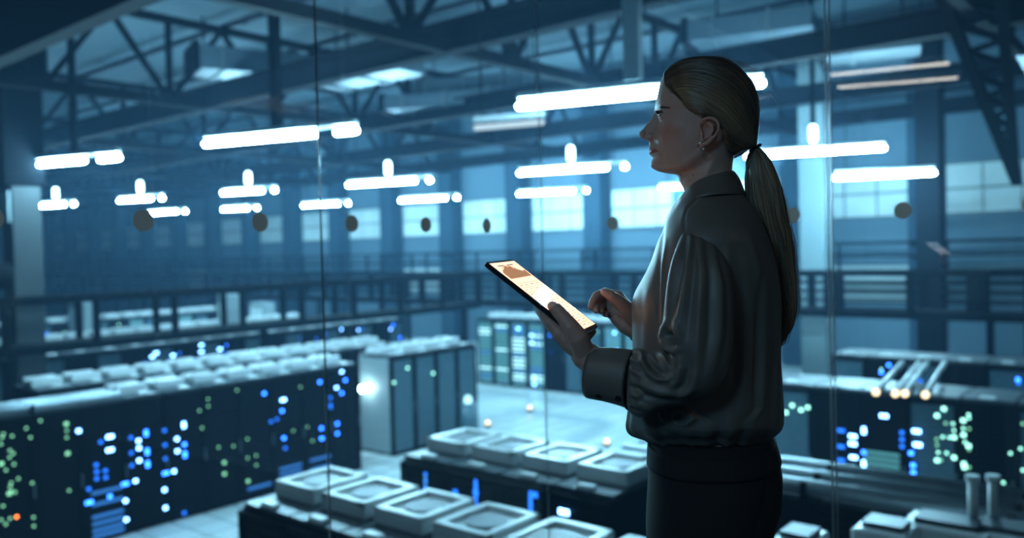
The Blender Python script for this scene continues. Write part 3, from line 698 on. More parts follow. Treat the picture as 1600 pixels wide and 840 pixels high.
# ears
earp = [(1096.5, 205), (1093, 199), (1094, 192), (1099, 187.5), (1106, 185), (1114, 186), (1120, 190), (1123, 197), (1122, 205), (1117.5, 212), (1112, 218), (1107, 222.5), (1101, 225.5), (1097, 223), (1096.5, 217)]
for s in (-1, 1):
    def E(px, py, d): 
        v = Lp(px, py, -.075); return Vector((v.x, s*(.0705+d), v.z))
    n_ = len(earp)
    pts = [E(x, y, .004+.010*math.sin(math.pi*min(1, i/(n_-3)))) for i, (x, y) in enumerate(earp)]
    rr = [.0022, .0024, .0026, .0027, .0027, .0027, .0027, .0026, .0026, .0027, .003, .0038, .0046, .0042, .003]
    chain(mb, list(zip(pts, rr)), 10)
    anti = [E(1103, 191, .006), E(1109, 193, .009), E(1113.5, 198, .0105), E(1113.5, 205, .0105), E(1109, 212, .0095), E(1103, 216, .008)]
    chain(mb, list(zip(anti, [.0016, .0022, .0026, .0027, .0026, .0024])), 8)
    back = [E(1106, 190, .001), E(1112, 197, .004), E(1111, 206, .0035), E(1106, 215, .002)]
    chain(mb, list(zip(back, [.005, .0062, .0062, .0055])), 10)
    ellipsoid(mb, E(1096.5, 211, .0045), (.003, .0035, .0048), 8)        # tragus
HEAD_MB_DONE = True
# ---- arms and hands (same continuous body)
def finger(pts, r0, r1):
    n_ = len(pts); return [(p, r0+(r1-r0)*i/(n_-1)) for i, p in enumerate(pts)]
# left arm (near the camera)
chain(mb, [(Lp(1100, 400, -.09), .040), (Lp(1098, 425, -.150), .034), (Lp(1096, 480, -.185), .034), (Lp(1094, 565, -.190), .028), (Lp(1080, 585, -.190), .028)])
chain(mb, [(Lp(1080, 585, -.190), .028), (Lp(1020, 588, -.180), .028), (Lp(960, 575, -.165), .027), (Lp(925, 562, -.158), .0245), (Lp(914, 554, -.155), .0235)])
# left palm
W_ = Lp(914, 554, -.155)
LM = dict(index=Lp(875, 521, -.160), middle=Lp(882, 525, -.140), ring=Lp(888, 528, -.120), pinky=Lp(897, 531, -.102))
for k, r in (('index', .0140), ('middle', .0135), ('ring', .012), ('pinky', .011)):
    chain(mb, [(Lp(910, 549, -.158 if k == 'index' else -.148), .0175), (W_.lerp(LM[k], .55)+Vector((0, 0, .0)), .0175), (LM[k], r)])
chain(mb, finger([LM['index'], Lp(860, 504, -.158), Lp(850, 489, -.142), Lp(840, 475, -.118)], .0118, .0080))
chain(mb, finger([LM['middle'], Lp(862, 510, -.130), Lp(852, 497, -.105), Lp(843, 485, -.080)], .0108, .0078))
chain(mb, finger([LM['ring'], Lp(872, 520, -.105), Lp(866, 510, -.078), Lp(858, 500, -.055)], .0105, .0075))
chain(mb, finger([LM['pinky'], Lp(905, 532, -.078), Lp(917, 527, -.056), Lp(925.5, 517.5, -.046)], .0095, .0072))
# left thumb over the near edge of the tablet
chain(mb, [(Lp(911, 546, -.166), .0175), (Lp(903, 528, -.174), .0180), (Lp(892, 511, -.178), .0145), (Lp(880, 495, -.176), .0118), (Lp(870, 484, -.169), .0112), (Lp(863, 478.5, -.159), .0088)])
# right arm (far side)
chain(mb, [(Lp(1112, 385, .10), .045), (Lp(1112, 410, .155), .040), (Lp(1100, 470, .18), .040), (Lp(1085, 550, .18), .034)])
chain(mb, [(Lp(1085, 550, .18), .034), (Lp(1045, 532, .13), .031), (Lp(1012, 518, .085), .027), (Lp(998, 509, .062), .0245)])
RWr = Lp(997, 508, .058)
RMk = dict(index=Lp(966, 463, .052), middle=Lp(959, 474, .058), ring=Lp(957, 485, .056), pinky=Lp(961, 496, .050))
for k, r in (('index', .0112), ('middle', .0108), ('ring', .0105), ('pinky', .0105)):
    chain(mb, [(RWr.lerp(RMk[k], .1), .0195), (RWr.lerp(RMk[k], .6), .0140), (RMk[k], r)])
chain(mb, [(Lp(990, 515, .052), .0165), (Lp(975, 509, .046), .0135), (Lp(963, 498, .046), .0110)])
chain(mb, finger([RMk['index'], Lp(946, 456, .046), Lp(931, 462, .024), Lp(925.5, 472, .008), Lp(922.8, 480, .000)], .0100, .0056))
chain(mb, finger([RMk['middle'], Lp(941, 466, .056), Lp(932.5, 473, .030), Lp(931, 480, .012), Lp(931.5, 485, .000)], .0094, .0056))
chain(mb, finger([RMk['ring'], Lp(943, 477, .056), Lp(938, 481, .032), Lp(939, 486, .012)], .0090, .0056))
chain(mb, finger([RMk['pinky'], Lp(949, 489, .058), Lp(945, 490, .040), Lp(946.5, 491, .026)], .0080, .0054))
chain(mb, [(Lp(993, 500, .045), .0175), (Lp(981, 484, .026), .0155), (Lp(967, 470, .008), .0112), (Lp(954, 461, -.004), .0095), (Lp(944.5, 456, -.008), .0076)])

woman = thing('person', 'woman with long low ponytail in dark satin blouse and black trousers facing left', 'person', ROOT, FA)
body = remesh(mb.mesh('body', 'steel_dark'), .00135, it=4)
P = getco(body); N = getno(body)
S = P.copy(); S[:, 1] = -np.abs(S[:, 1]); px = projL(S); head = P[:, 2] > Lp(1100, 285).z
dsp = np.zeros(len(P)); lat = np.abs(P[:, 1])
def groove(line, wpx, amp, sel, lo=0, hi=9):
    d, t_ = seg_dist(px, line); m = sel & (lat > lo) & (lat < hi); f = np.exp(-(d/wpx)**2)*np.sin(np.pi*np.clip(t_*.9+.08, 0, 1))**.6
    dsp[m] += (amp*f)[m]
groove([(1027, 206), (1031, 216), (1035, 228), (1037, 240)], 2.6, -.0006, head, .012)
groove([(1033, 208), (1040, 222), (1043, 236)], 9, .0011, head, .015)
groove([(1022, 207), (1026, 212), (1025, 217)], 1.8, -.0018, head, .010, .03)
groove([(1019, 235.9), (1026, 236), (1031, 236.4)], 1.1, -.0020, head)
groove([(1031, 237), (1034, 242)], 3, -.0012, head)
groove([(1060, 205), (1075, 200), (1090, 200)], 14, -.002, head, .03)
groove([(1042, 198), (1056, 198), (1070, 196)], 8, .0018, head, .02)
groove([(1040, 262), (1070, 255), (1092, 240), (1101, 229)], 7, .0024, head, .02)
groove([(1058, 276), (1082, 268), (1104, 252), (1112, 236)], 9, -.0050, head, .02)
groove([(1100, 283), (1108, 262), (1118, 240)], 6, .0022, head, .02)
groove([(1070, 300), (1076, 280), (1080, 272)], 4, -.0015, head, .015)
P += N*dsp[:, None]
# jaw: keep the neck slimmer than the jaw
# eye openings
for s in (-1, 1):
    c = np.array(EC[s]); v = P-c; r = np.linalg.norm(v, axis=1)+1e-9
    look = np.array((-.93, s*.36, 0)); look /= np.linalg.norm(look); side_ = np.array((look[1], -look[0], 0))*1.0
    az = np.arctan2(v @ side_, v @ look); el = np.arcsin(np.clip(v[:, 2]/r, -1, 1))
    top = .22*np.sqrt(np.clip(1-(az/.80)**2, 0, 1)); bot = -.22*np.sqrt(np.clip(1-(az/.80)**2, 0, 1))
    m = (r < .0175) & (el < top) & (el > bot) & (np.abs(az) < .8); P[m] = c+v[m]/r[m][:, None]*.0108
    m2 = (r < .017) & (el > top+.02) & (el < top+.22) & (np.abs(az) < .85); P[m2] = c+v[m2]/r[m2][:, None]*np.minimum(r[m2], .0139)[:, None]
# nostrils
for s in (-1, 1):
    c = np.array(Lp(1009.5, 219.5)+Vector((0, s*.0062, 0))); d = np.linalg.norm((P-c)/np.array((.0065, .0034, .0045)), axis=1); m = d < 1; P[m, 2] += .0045*(1-d[m]**2)
setco(body, P)
# albedo of the skin: lips, faint blush, knuckles
base = np.array(hexc('b99e92')); col = np.tile(base, (len(P), 1)); 
def blend(m, c): 
    global col
    m = np.clip(m, 0, 1)[:, None]; col = col*(1-m)+np.array(hexc(c))*m
d, _ = seg_dist(px, [(1055, 208), (1044, 204), (1038, 212)]); blend(.45*np.exp(-(d/12)**2)*head, 'c47462')
lipm = head & (px[:, 0] < 1031.5) & (lat < .027); e = (px[:, 0]-1014)/17; ctr = 235.6
blend((lipm & (np.abs(px[:, 1]-ctr+.3) < 4.6*(1-np.clip(e, 0, 1))**.8+.3)).astype(float)*.8, '99424f')
d, _ = seg_dist(px, [(1097, 200), (1110, 188), (1120, 200), (1108, 222)]); blend(.3*np.exp(-(d/9)**2)*head, 'c07a68')
d, _ = seg_dist(px, [(1071, 273)]*2 if False else [(1081, 274), (1081.5, 274.5)]); blend((d < 1.0)*head*1.0, '4a2c22')
hand = px[:, 0] < 1000; blend(.25*hand*(~head), 'c4806a')
set_col(body, col)
finish(body, 'body', 'skin', woman)
# eyes
for s in (-1, 1):
    c = EC[s]; e = MB(); ellipsoid(e, c, (.0121, .0121, .0121), 14); eo = e.build('eye', 'eye_white', woman, smooth=True)
    look = Vector((-.97, s*.22, .02)).normalized()
    MB().tube([c+look*.0102, c+look*.0118, c+look*.0124], [.0060, .0045, .001], 16).build('iris', 'iris', eo, smooth=True)
    MB().tube([c+look*.0122, c+look*.01255], [.0022, .0012], 12).build('pupil', 'pupil', eo)
def ribbon_strands(paths, r):
    v = MB()
    for pth, rr, _ in paths: 
        n_ = len(pth); v.tube(pth, [rr*(.35+.65*math.sin(math.pi*min(1, (i+1.2)/(n_))*.98)**.5) if True else rr for i in range(n_)], 4, cap=False)
    return v
# lashes and brows
for s in (-1, 1):
    c = EC[s]; br_ = MB(); la = MB()
    look = Vector((-.93, s*.36, 0)).normalized(); sd = Vector((look.y, -look.x, 0))
    for k in range(26):
        az = -.78+1.56*k/25; top = .22*math.sqrt(max(0, 1-(az/.80)**2)); d0_ = (look*math.cos(az)+sd*math.sin(az)); d1 = (d0_*math.cos(top)+Vector((0, 0, math.sin(top))))
        a = c+d1*.0128; la.tube([a, a+d0_*.0035+Vector((0, 0, .0002)), a+d0_*.0065+Vector((0, 0, .0022))], [.00045, .00035, .0001], 4)
        if k % 2: 
            d2 = (d0_*math.cos(-.25)+Vector((0, 0, math.sin(-.25)))); a = c+d2*.0125; la.tube([a, a+d0_*.003-Vector((0, 0, .001))], [.0003, .0001], 4)
    la.tube([c+((look*math.cos(z_)+sd*math.sin(z_))*math.cos(.22*math.sqrt(max(0, 1-(z_/.8)**2)))+Vector((0, 0, math.sin(.22*math.sqrt(max(0, 1-(z_/.8)**2))))))*.0134 for z_ in [-.78+1.56*i/12 for i in range(13)]], .0007, 6)
    la.build('eyelashes', 'lash', woman)
from mathutils.bvhtree import BVHTree
bv = BVHTree.FromPolygons([tuple(p) for p in P], [tuple(f.vertices) for f in body.polygons])
def surf(px_, py_, s=-1, off=0, d_hint=-.07, tree=None):
    """point where the camera-side ray through the pixel meets the head (mirrored for the far side)"""
    a = Lp(px_, py_, -.4); b = Lp(px_, py_, .1); dr = (b-a).normalized(); h = (tree or bv).ray_cast(a, dr)
    if h[0] is None: return None
    p = h[0]+h[1]*off; return Vector((p.x, p.y if s < 0 else -p.y, p.z))
for s in (-1, 1):
    br_ = MB()
    for k in range(120):
        f = rnd.random(); x_ = 1024.5+f*21; y_ = 169.5-3.4*math.sin(f*2.0)+f*1.6+rnd.uniform(-1.7, 1.7)*(1-.6*f)
        a = surf(x_, y_, s, .0002); b = surf(x_+2.4, y_-.9+f*1.6, s, .0006)
        if a and b and (a-b).length < .006: br_.tube([a, b], [.0003, .0001], 4)
    br_.build('eyebrow', 'lash', woman)

# ---- hair
HAIRTAB = [(90.8, 1096, 1112, 12, .5, 2), (92.5, 1076, 1128, 28, .5, 2), (97, 1060, 1142, 43, .5, 2), (105, 1046, 1154, 56, .5, 2), (116, 1036, 1165, 66, .53, 2.1), (132, 1031, 1178, 74, .55, 2.15), (145, 1028, 1183, 78, .56, 2.2),
  (157, 1026, 1186, 80, .56, 2.2), (172, 1026, 1187.5, 80, .55, 2.2), (188, 1028, 1187, 78.5, .53, 2.2), (200, 1030, 1186, 76, .50, 2.15), (212, 1034, 1185, 72, .47, 2.0), (222, 1060, 1184, 64, .40, 1.9), (230, 1090, 1184, 56, .30, 1.7), (238, 1100, 1178, 50, .30, 1.6), (247, 1105, 1150, 46, .4, 1.8)]
HP = [(1031, 133), (1029.5, 121), (1020, 60), (1260, 60), (1260, 228), (1192, 232), (1178, 231), (1166, 238), (1150, 248), (1141, 244), (1133, 226), (1127, 204), (1124, 192), (1117, 184), (1108, 186), (1097, 188), (1085, 180), (1073, 171), (1058, 160), (1044, 147)]
hr = slices(HAIRTAB, [(90, 0, 20), (250, 0, 20)], np.linspace(90.9, 247, 110), na=140)
hb = MB(); hb.grid(hr, cap=True); hme = hb.mesh('hair', 'hair'); HPt = getco(hme); HN = getno(hme)
S2 = HPt.copy(); S2[:, 1] = -np.abs(S2[:, 1]); hp = projL(S2); sd_ = sdist(hp, HP)
mid = np.array([(Lp(1095, 175)).x, 0, Lp(1095, 175).z])
f = np.clip(1-sd_/9, 0, 1)   # sink towards and beyond the hair boundary
HPt -= HN*(f**1.5*.007+np.clip(-sd_, 0, 8)[:, None][:, 0]*.0012)[:, None]
setco(hme, HPt); 
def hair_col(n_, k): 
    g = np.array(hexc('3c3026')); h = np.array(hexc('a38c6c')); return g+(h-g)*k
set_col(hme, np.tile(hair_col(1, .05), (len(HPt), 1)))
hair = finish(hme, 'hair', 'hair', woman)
bh = BVHTree.FromPolygons([tuple(p) for p in HPt], [tuple(f_.vertices) for f_ in hme.polygons])
def bez(pts, n_):
    out = []
    P_ = [Vector(p) for p in pts]
    for i in range(n_):
        t_ = i/(n_-1)*(len(P_)-1); k = min(int(t_), len(P_)-2); u_ = t_-k
        p0_ = P_[max(k-1, 0)]; p1_ = P_[k]; p2_ = P_[k+1]; p3_ = P_[min(k+2, len(P_)-1)]
        out.append(.5*((2*p1_)+(p2_-p0_)*u_+(2*p0_-5*p1_+4*p2_-p3_)*u_*u_+(3*p1_-p0_-3*p2_+p3_)*u_**3))
    return out
# guide lines on the side of the head: from the hairline to the tie
GUIDE = [[(1031, 120), (1060, 97), (1105, 92.5), (1150, 107), (1178, 140), (1184, 185), (1182, 229)],
         [(1028.5, 128), (1062, 108), (1106, 105), (1146, 124), (1170, 155), (1179, 195), (1181, 229)],
         [(1030.5, 137), (1062, 124), (1100, 127), (1136, 146), (1160, 175), (1174, 205), (1180, 229)],
         [(1041.5, 148.5), (1070, 142), (1100, 151), (1130, 170), (1153, 195), (1169, 216), (1179, 230)],
         [(1055.5, 161.5), (1080, 160), (1104, 170), (1128, 187), (1148, 207), (1166, 222), (1178, 231)],
         [(1071, 172.5), (1090, 172), (1110, 181), (1128, 196), (1145, 214), (1162, 226), (1178, 232)],
         [(1124, 192), (1127, 200), (1133, 210), (1142, 222), (1153, 229), (1165, 231), (1177, 232)],
         [(1134, 228), (1138, 234), (1144, 239), (1151, 240), (1160, 237), (1168, 234), (1177, 233)]]
GU = [[Vector((x, y, 0)) for x, y in g_] for g_ in GUIDE]
strands = []; cols = []
for side in (-1, 1):
    for k in range(620):
        g_ = rnd.random()*(len(GU)-1); i = int(g_); u_ = g_-i; n_ = 17
        ctl = [GU[i][j].lerp(GU[i+1][j], u_) for j in range(7)]
        pp = bez(ctl, n_); j0 = rnd.choice((0, 0, 0, 1, 3)); j1 = n_
        ph = rnd.uniform(0, 6); amp = rnd.uniform(0, .9); pth = []
        for j in range(j0, j1):
            q_ = pp[j]; w_ = math.sin(j*.7+ph)*amp*math.sin(math.pi*j/(n_-1))
            h = surf(q_.x+w_*.6, q_.y+w_, side, .0007+.0006*rnd.random(), tree=bh)
            if h is None: h = surf(q_.x-3, q_.y+3, side, .0006, tree=bh)
            if h is not None: pth.append(h)
        if len(pth) > 6: strands.append((pth, rnd.uniform(.00025, .0006), max(0, min(1, .08+.62*math.exp(-((g_-3.0)/1.1)**2)+.25*math.exp(-((g_-4.6)/.8)**2)+rnd.gauss(0, .16)))))  # paler strand bands paint in the highlight sweeping along the side
# flyaway hairs above the crown and behind
for k in range(46):
    a = rnd.uniform(0, 1); x0 = 1075+a*108; 
    y0 = np.interp(x0, [1040, 1060, 1105, 1150, 1178, 1187], [112, 97, 91, 105, 130, 170])
    d_ = rnd.uniform(-.02, .02); hh = rnd.uniform(2, 9)
    p_ = [Lp(x0, y0+3, d_), Lp(x0+9, y0-hh*.6, d_), Lp(x0+22, y0-hh+4, d_), Lp(x0+36, y0+a*22-hh*.3, d_)]
    strands.append((bez(p_, 9), .00018, .6))
# ponytail
PT = [(231, 1175, 1186, 8), (236, 1171, 1192, 11), (246, 1168, 1201, 15), (258, 1166.5, 1208, 19), (287, 1166, 1219, 24), (320, 1168, 1227, 27), (347, 1177, 1231, 28), (367, 1183, 1236, 28), (400, 1190, 1240, 27), (433, 1195, 1243, 25), (480, 1201, 1245, 22), (505, 1204, 1241, 18), (525, 1206, 1230, 13), (547, 1209, 1216, 6), (556, 1211, 1213, 2)]
pt = smooth_tab(PT, 60); 
def pony_pt(row, ph, k=1.0, dd=0):
    a = Lp(row[1], row[0], -.004); b = Lp(row[2], row[0], -.004); c = (a+b)/2; hx = (b.x-a.x)/2; hy = row[3]/1000
    rip = 1+.05*math.sin(5*ph+row[0]*.02)+.04*math.sin(9*ph+1+row[0]*.013)
    return c+Vector((hx*math.cos(ph)*k*rip, hy*math.sin(ph)*k*rip, 0))
pm = MB(); pm.grid([[pony_pt(r_, 2*math.pi*j/40, .93) for j in range(40)] for r_ in pt], cap=True)
pme = pm.mesh('ponytail', 'hair'); set_col(pme, np.tile(hair_col(1, .2), (len(pme.vertices), 1))); pony = finish(pme, 'ponytail', 'hair', woman)
ps = []
for k in range(900):
    ph = rnd.uniform(0, 2*math.pi); kk = rnd.uniform(.93, 1.01); j0 = rnd.choice((0, 0, 0, rnd.randint(2, 25))); j1 = rnd.randint(46, 59) if rnd.random() < .6 else rnd.randint(28, 52)
    tw = rnd.uniform(-.5, .5); pth = [pony_pt(pt[j], ph+tw*j/60+.05*math.sin(j*.4+ph*3), kk) for j in range(j0, j1, 2)]
    if len(pth) > 5: ps.append((pth, rnd.uniform(.0004, .0009), max(0, min(1, rnd.gauss(.5, .28)))))
for k in range(50):      # loose ends outside the outline
    j0 = rnd.randint(8, 40); j1 = min(59, j0+rnd.randint(12, 22)); ph = rnd.choice((rnd.gauss(0, .25), rnd.gauss(math.pi, .25))); 
    ps.append(([pony_pt(pt[j], ph, 1.0+.22*math.sin(math.pi*(j-j0)/(j1-j0+3))*rnd.uniform(.6, 1)) for j in range(j0, j1, 2)], .0002, .7))
for k in range(60):
    a = rnd.uniform(0, 1); x0 = 1198+a*44; y0 = rnd.uniform(470, 515); ps.append((bez([Lp(x0, y0, -.01), Lp(x0-4, y0+25, -.012), Lp(1214+a*10-5, 540+rnd.uniform(-12, 6), -.012), Lp(1211+rnd.uniform(-4, 6), 560+rnd.uniform(-12, 12), -.01)], 9), .0004, rnd.random()))
def strand_obj(st_, name, parent):
    v = MB(); cc = []
    for pth, r_, k in st_:
        n0 = len(v.v); v.tube(pth, [r_*(1 if j < len(pth)-2 else .5) for j in range(len(pth))], 4, cap=False); cc += [hair_col(1, k)]*(len(v.v)-n0)
    me = bpy.data.meshes.new(name); me.from_pydata([tuple(p) for p in v.v], [], v.f); set_col(me, np.array(cc)); return finish(me, name, 'hair', parent)
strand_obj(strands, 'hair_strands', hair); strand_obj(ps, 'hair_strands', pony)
tb = Lp(1180, 231, -.004); bd = MB()
bd.tube([tb+Vector((.0085*math.cos(a), .0088*math.sin(a), .005*math.cos(a))) for a in [2*math.pi*i/16 for i in range(17)]], .0026, 8); bd.build('hair_tie', 'band', woman, smooth=True)
# earring
ec = surf(1100.5, 222.5, -1, .001) or Lp(1100, 223, -.08)
for s in (-1, 1):
    q_ = Lp(1096, 228.3, -.086); q_ = Vector((q_.x, q_.y*(-s) if s > 0 else q_.y, q_.z)); q_.y = s*abs(q_.y)
    er = MB(); er.tube([q_+Vector((.0058*math.cos(a), .0012*math.sin(a)*s, .0062*math.sin(a))) for a in [2*math.pi*i/24 for i in range(25)]], .0012, 8, cap=False); er.build('hoop_earring', 'silver', woman, smooth=True)

# ---- blouse
BT = [(296, 1072, 1152, 58, .5, 2), (305, 1066, 1163, 74, .5, 2), (316, 1058, 1171, 100, .5, 2.1), (330, 1049, 1180, 132, .5, 2.2), (345, 1041, 1188, 158, .5, 2.2), (360, 1035, 1195, 174, .5, 2.25), (380, 1027, 1203, 182, .5, 2.3), (413, 1015, 1213, 182, .52, 2.3),
  (440, 1001, 1217, 180, .52, 2.3), (455, 993, 1219, 178, .52, 2.3), (473, 988.5, 1220, 175, .52, 2.3), (510, 989, 1219, 168, .52, 2.3), (547, 989.5, 1218, 165, .52, 2.3), (600, 985, 1222, 168, .52, 2.3), (640, 982, 1223, 170, .52, 2.3), (660, 980, 1222, 170, .52, 2.3),
  (671, 983, 1217, 166, .52, 2.3), (678, 994, 1208, 158, .52, 2.2), (682, 1008, 1203, 148, .52, 2.2), (690, 1016, 1200, 138, .52, 2.2)]
bq = np.linspace(296, 690, 150); bs = slices(BT, [(290, 0, 20), (700, 0, 20)], bq, na=160)
b = MB(); b.grid(bs, cap=True)
def limb(mb_, pts, n_=40, steps=60, sq=1.0):
    """pts: (Vector, rx, rz): elliptical sleeve"""
    P_ = bez([p for p, r_, q_ in pts], steps); 
    RX = bez([Vector((r_, q_, 0)) for p, r_, q_ in pts], steps); rows = []; prev = None
    for i, p in enumerate(P_):
        d_ = (P_[min(i+1, steps-1)]-P_[max(i-1, 0)]).normalized(); up = Vector((0, 1, 0)); x_ = (up-d_*up.dot(d_)).normalized(); y_ = d_.cross(x_)
        rows.append([p+x_*math.cos(2*math.pi*k/n_)*RX[i].x+y_*math.sin(2*math.pi*k/n_)*RX[i].y for k in range(n_)])
    mb_.grid(rows, cap=True); return rows
limb(b, [(Lp(1118, 362, .120), .040, .046), (Lp(1108, 392, .160), .052, .060), (Lp(1098, 450, .185), .056, .057), (Lp(1092, 510, .190), .055, .055), (Lp(1075, 545, .175), .052, .05), (Lp(1055, 535, .140), .046, .042), (Lp(1034, 525, .110), .038, .037)])
bl = remesh(b.mesh('blouse', 'satin'), .0030, it=6)
STN = [((1074, 361), (1104, 372), -.150, .012), ((1067, 364), (1118, 382), -.158, .030), ((1060, 378), (1130, 396), -.166, .044), ((1052, 402), (1141, 418), -.178, .055), ((1045, 440), (1146, 455), -.188, .060), ((1037, 488), (1147, 503), -.195, .060), ((1034, 520), (1145, 545), -.200, .060),
  ((1040, 541), (1137, 580), -.200, .060), ((1047, 549), (1118, 611), -.200, .058), ((1042, 550), (1083, 629), -.195, .056), ((1026, 549), (1045, 636), -.190, .054), ((1009, 547), (1018, 648), -.183, .052), ((997, 544), (1001, 651), -.178, .050), ((989, 545), (988, 645), -.175, .047), ((985.5, 550), (983, 638), -.174, .043)]
SN = 190; pa = bez([Lp(*q_[0], q_[2]) for q_ in STN], SN); pb = bez([Lp(*q_[1], q_[2]) for q_ in STN], SN); ry_ = [v_.x for v_ in bez([Vector((q_[3], 0, 0)) for q_ in STN], SN)]
sv = MB(); rows = []
for i in range(SN):
    c_ = (pa[i]+pb[i])/2; h_ = (pb[i]-pa[i])/2; rows.append([c_+h_*math.cos(2*math.pi*k/150)+Vector((0, ry_[i]*math.copysign(abs(math.sin(2*math.pi*k/150))**.9, math.sin(2*math.pi*k/150)), 0)) for k in range(150)])
sv.grid(rows, cap=True); slv = sv.mesh('sleeve', 'satin')
TARGETS = []
class Surf: pass
def surfset(me):
    q_ = Surf(); q_.me = me; q_.P = getco(me); q_.N = getno(me); q_.px = projL(q_.P); q_.near = (q_.N[:, 1] < .25) & (q_.P[:, 1] < .02); q_.d = np.zeros(len(q_.P)); return q_
QT = surfset(bl); QS = surfset(slv); CUR = [QT]
def fold(line, w1, amp, sel=None, sharp=2.0, ends=True):
    for q_ in CUR:
        d, t_ = seg_dist(q_.px, line); f = np.exp(-(d/w1)**sharp)
        if ends: f *= np.sin(np.pi*np.clip(t_*.92+.04, 0, 1))**.7
        q_.d[q_.near] += (amp*f)[q_.near]
K = .001
# torso front
fold([(1037, 352), (1030, 400), (1027, 450), (1030, 500)], 3.5, -4*K)
fold([(1042, 375), (1035, 420), (1033, 480), (1034, 510)], 3.2, 3*K)
fold([(1020, 420), (1012, 470), (1010, 540)], 8, 2.5*K); fold([(1003, 450), (1000, 500), (1000, 545)], 5, -2*K)
CUR[:] = [QS]
# upper sleeve drapes
fold([(1066, 368), (1054, 410), (1047, 450), (1040, 500)], 4, 4.5*K); fold([(1072, 368), (1064, 420), (1055, 470), (1046, 505)], 4.5, -6*K)
fold([(1080, 368), (1074, 420), (1067, 470), (1058, 515)], 4.5, 5*K); fold([(1086, 370), (1084, 420), (1078, 480), (1072, 540)], 5.5, -4*K)
fold([(1094, 374), (1096, 430), (1092, 500), (1088, 570)], 6, 4.5*K); fold([(1104, 380), (1110, 430), (1108, 520), (1100, 580)], 5, -4.5*K)
fold([(1114, 386), (1124, 440), (1124, 520), (1114, 580)], 6, 5*K); fold([(1122, 395), (1136, 450), (1136, 520), (1128, 570)], 4.5, -3*K)
# inner elbow knot
fold([(1043, 500), (1036, 514), (1034, 528), (1042, 543), (1054, 549), (1063, 544)], 4.0, 8*K); fold([(1041, 519), (1047, 529), (1052, 538)], 5.0, -20*K); fold([(1055, 500), (1060, 522), (1060, 540)], 5, 6*K)
fold([(1058, 552), (1064, 575), (1058, 596), (1046, 606)], 5, 7*K); fold([(1072, 545), (1076, 575), (1070, 600), (1054, 618)], 6, -4.5*K); fold([(1088, 575), (1084, 600), (1064, 622)], 7, 4*K)
# forearm sleeve
fold([(1001, 550), (1005, 566), (1014, 582), (1028, 592), (1044, 593), (1052, 582)], 4.2, 8*K); fold([(1010, 556), (1017, 570), (1028, 580), (1040, 580)], 5.5, -8*K)
fold([(1030, 551), (1040, 562), (1046, 574)], 4, 5*K); fold([(1022, 553), (1032, 566)], 3.5, -3*K)
fold([(996, 585), (1008, 603), (1030, 612), (1060, 616), (1090, 608)], 6, 6*K); fold([(992, 600), (1006, 618), (1030, 626), (1060, 626)], 4.5, -6*K); fold([(990, 618), (1004, 634), (1024, 640)], 4.5, 5*K)
for k, (a_, b_) in enumerate(((551, 552), (559, 562), (567, 571), (575, 579), (584, 588), (593, 597), (602, 606), (611, 615), (620, 623), (628, 631), (636, 638))):
    fold([(983, a_), (991, b_+1), (1000+3*(k % 3), b_+4)], 2.2, (3.6 if k % 2 else -3.8)*K)
CUR[:] = [QT]
# below the arm
fold([(1030, 652), (1038, 670), (1045, 690)], 3, 5*K); fold([(1020, 655), (1030, 680)], 5, -4*K); fold([(1062, 640), (1078, 650), (1083, 664), (1074, 680), (1060, 680)], 6, 9*K); fold([(1055, 655), (1060, 668), (1068, 672)], 6, -10*K)
fold([(1090, 650), (1105, 665), (1110, 680)], 6, -4*K); fold([(1048, 645), (1052, 660), (1050, 678)], 4, 4*K); fold([(1000, 655), (1010, 672)], 6, 3*K)
# back drapes
fold([(1150, 480), (1150, 560), (1146, 600), (1110, 640)], 9, -5*K)
fold([(1196, 430), (1194, 540), (1190, 640), (1176, 672)], 5, 5*K); fold([(1186, 440), (1184, 560), (1180, 640), (1168, 668)], 6, -5*K); fold([(1208, 470), (1206, 560), (1207, 650)], 5, -3*K); fold([(1215, 480), (1216, 640)], 4, 2.5*K)
fold([(1136, 385), (1138, 420), (1150, 470)], 5, 3.5*K); fold([(1152, 385), (1158, 440), (1166, 560)], 8, -3.5*K); fold([(1168, 360), (1186, 420), (1182, 470)], 6, 3*K); fold([(1160, 480), (1162, 570), (1158, 650)], 9, 3*K)
# shoulder yoke seam and sleeve seam
fold([(1070, 366), (1069, 345), (1075, 325), (1088, 312)], 1.6, -2.6*K, ends=False); fold([(1074, 322), (1068, 345)], 5, 2*K)
P, N = QT.P, QT.N; d_ = QT.d; zz = P[:, 2]
w_ = np.clip((Lp(1100, 600).z-zz)/.08, 0, 1); ang = np.arctan2(P[:, 1], P[:, 0]-Lp(1105, 600).x); d_ += w_*.0022*np.sin(ang*17+2*np.sin(ang*5))+w_*.0012*np.sin(ang*31)
d_ += np.array([noise.noise(Vector((p[0]*14, p[1]*14, p[2]*6))) for p in P])*.0022
P += N*d_[:, None]
lw_ = np.clip((Lp(1100, 610).z-P[:, 2])/.07, 0, 1); P[:, 2] += lw_*.030*np.clip(np.abs(P[:, 1])/.15, 0, 1)**1.5
setco(bl, P)
QS.d += np.array([noise.noise(Vector((p[0]*16, p[1]*16, p[2]*9+5))) for p in QS.P])*.0022
setco(slv, QS.P+QS.N*QS.d[:, None])
def relax(me, it):
    o_ = bpy.data.objects.new('tmp', me); C.objects.link(o_); sm = o_.modifiers.new('s', 'SMOOTH'); sm.factor = .5; sm.iterations = it; dg = bpy.context.evaluated_depsgraph_get(); n_ = bpy.data.meshes.new_from_object(o_.evaluated_get(dg)); bpy.data.objects.remove(o_); return n_
blouse = finish(relax(bl, 2), 'blouse', 'satin', woman); finish(relax(slv, 2), 'sleeve', 'satin', blouse)
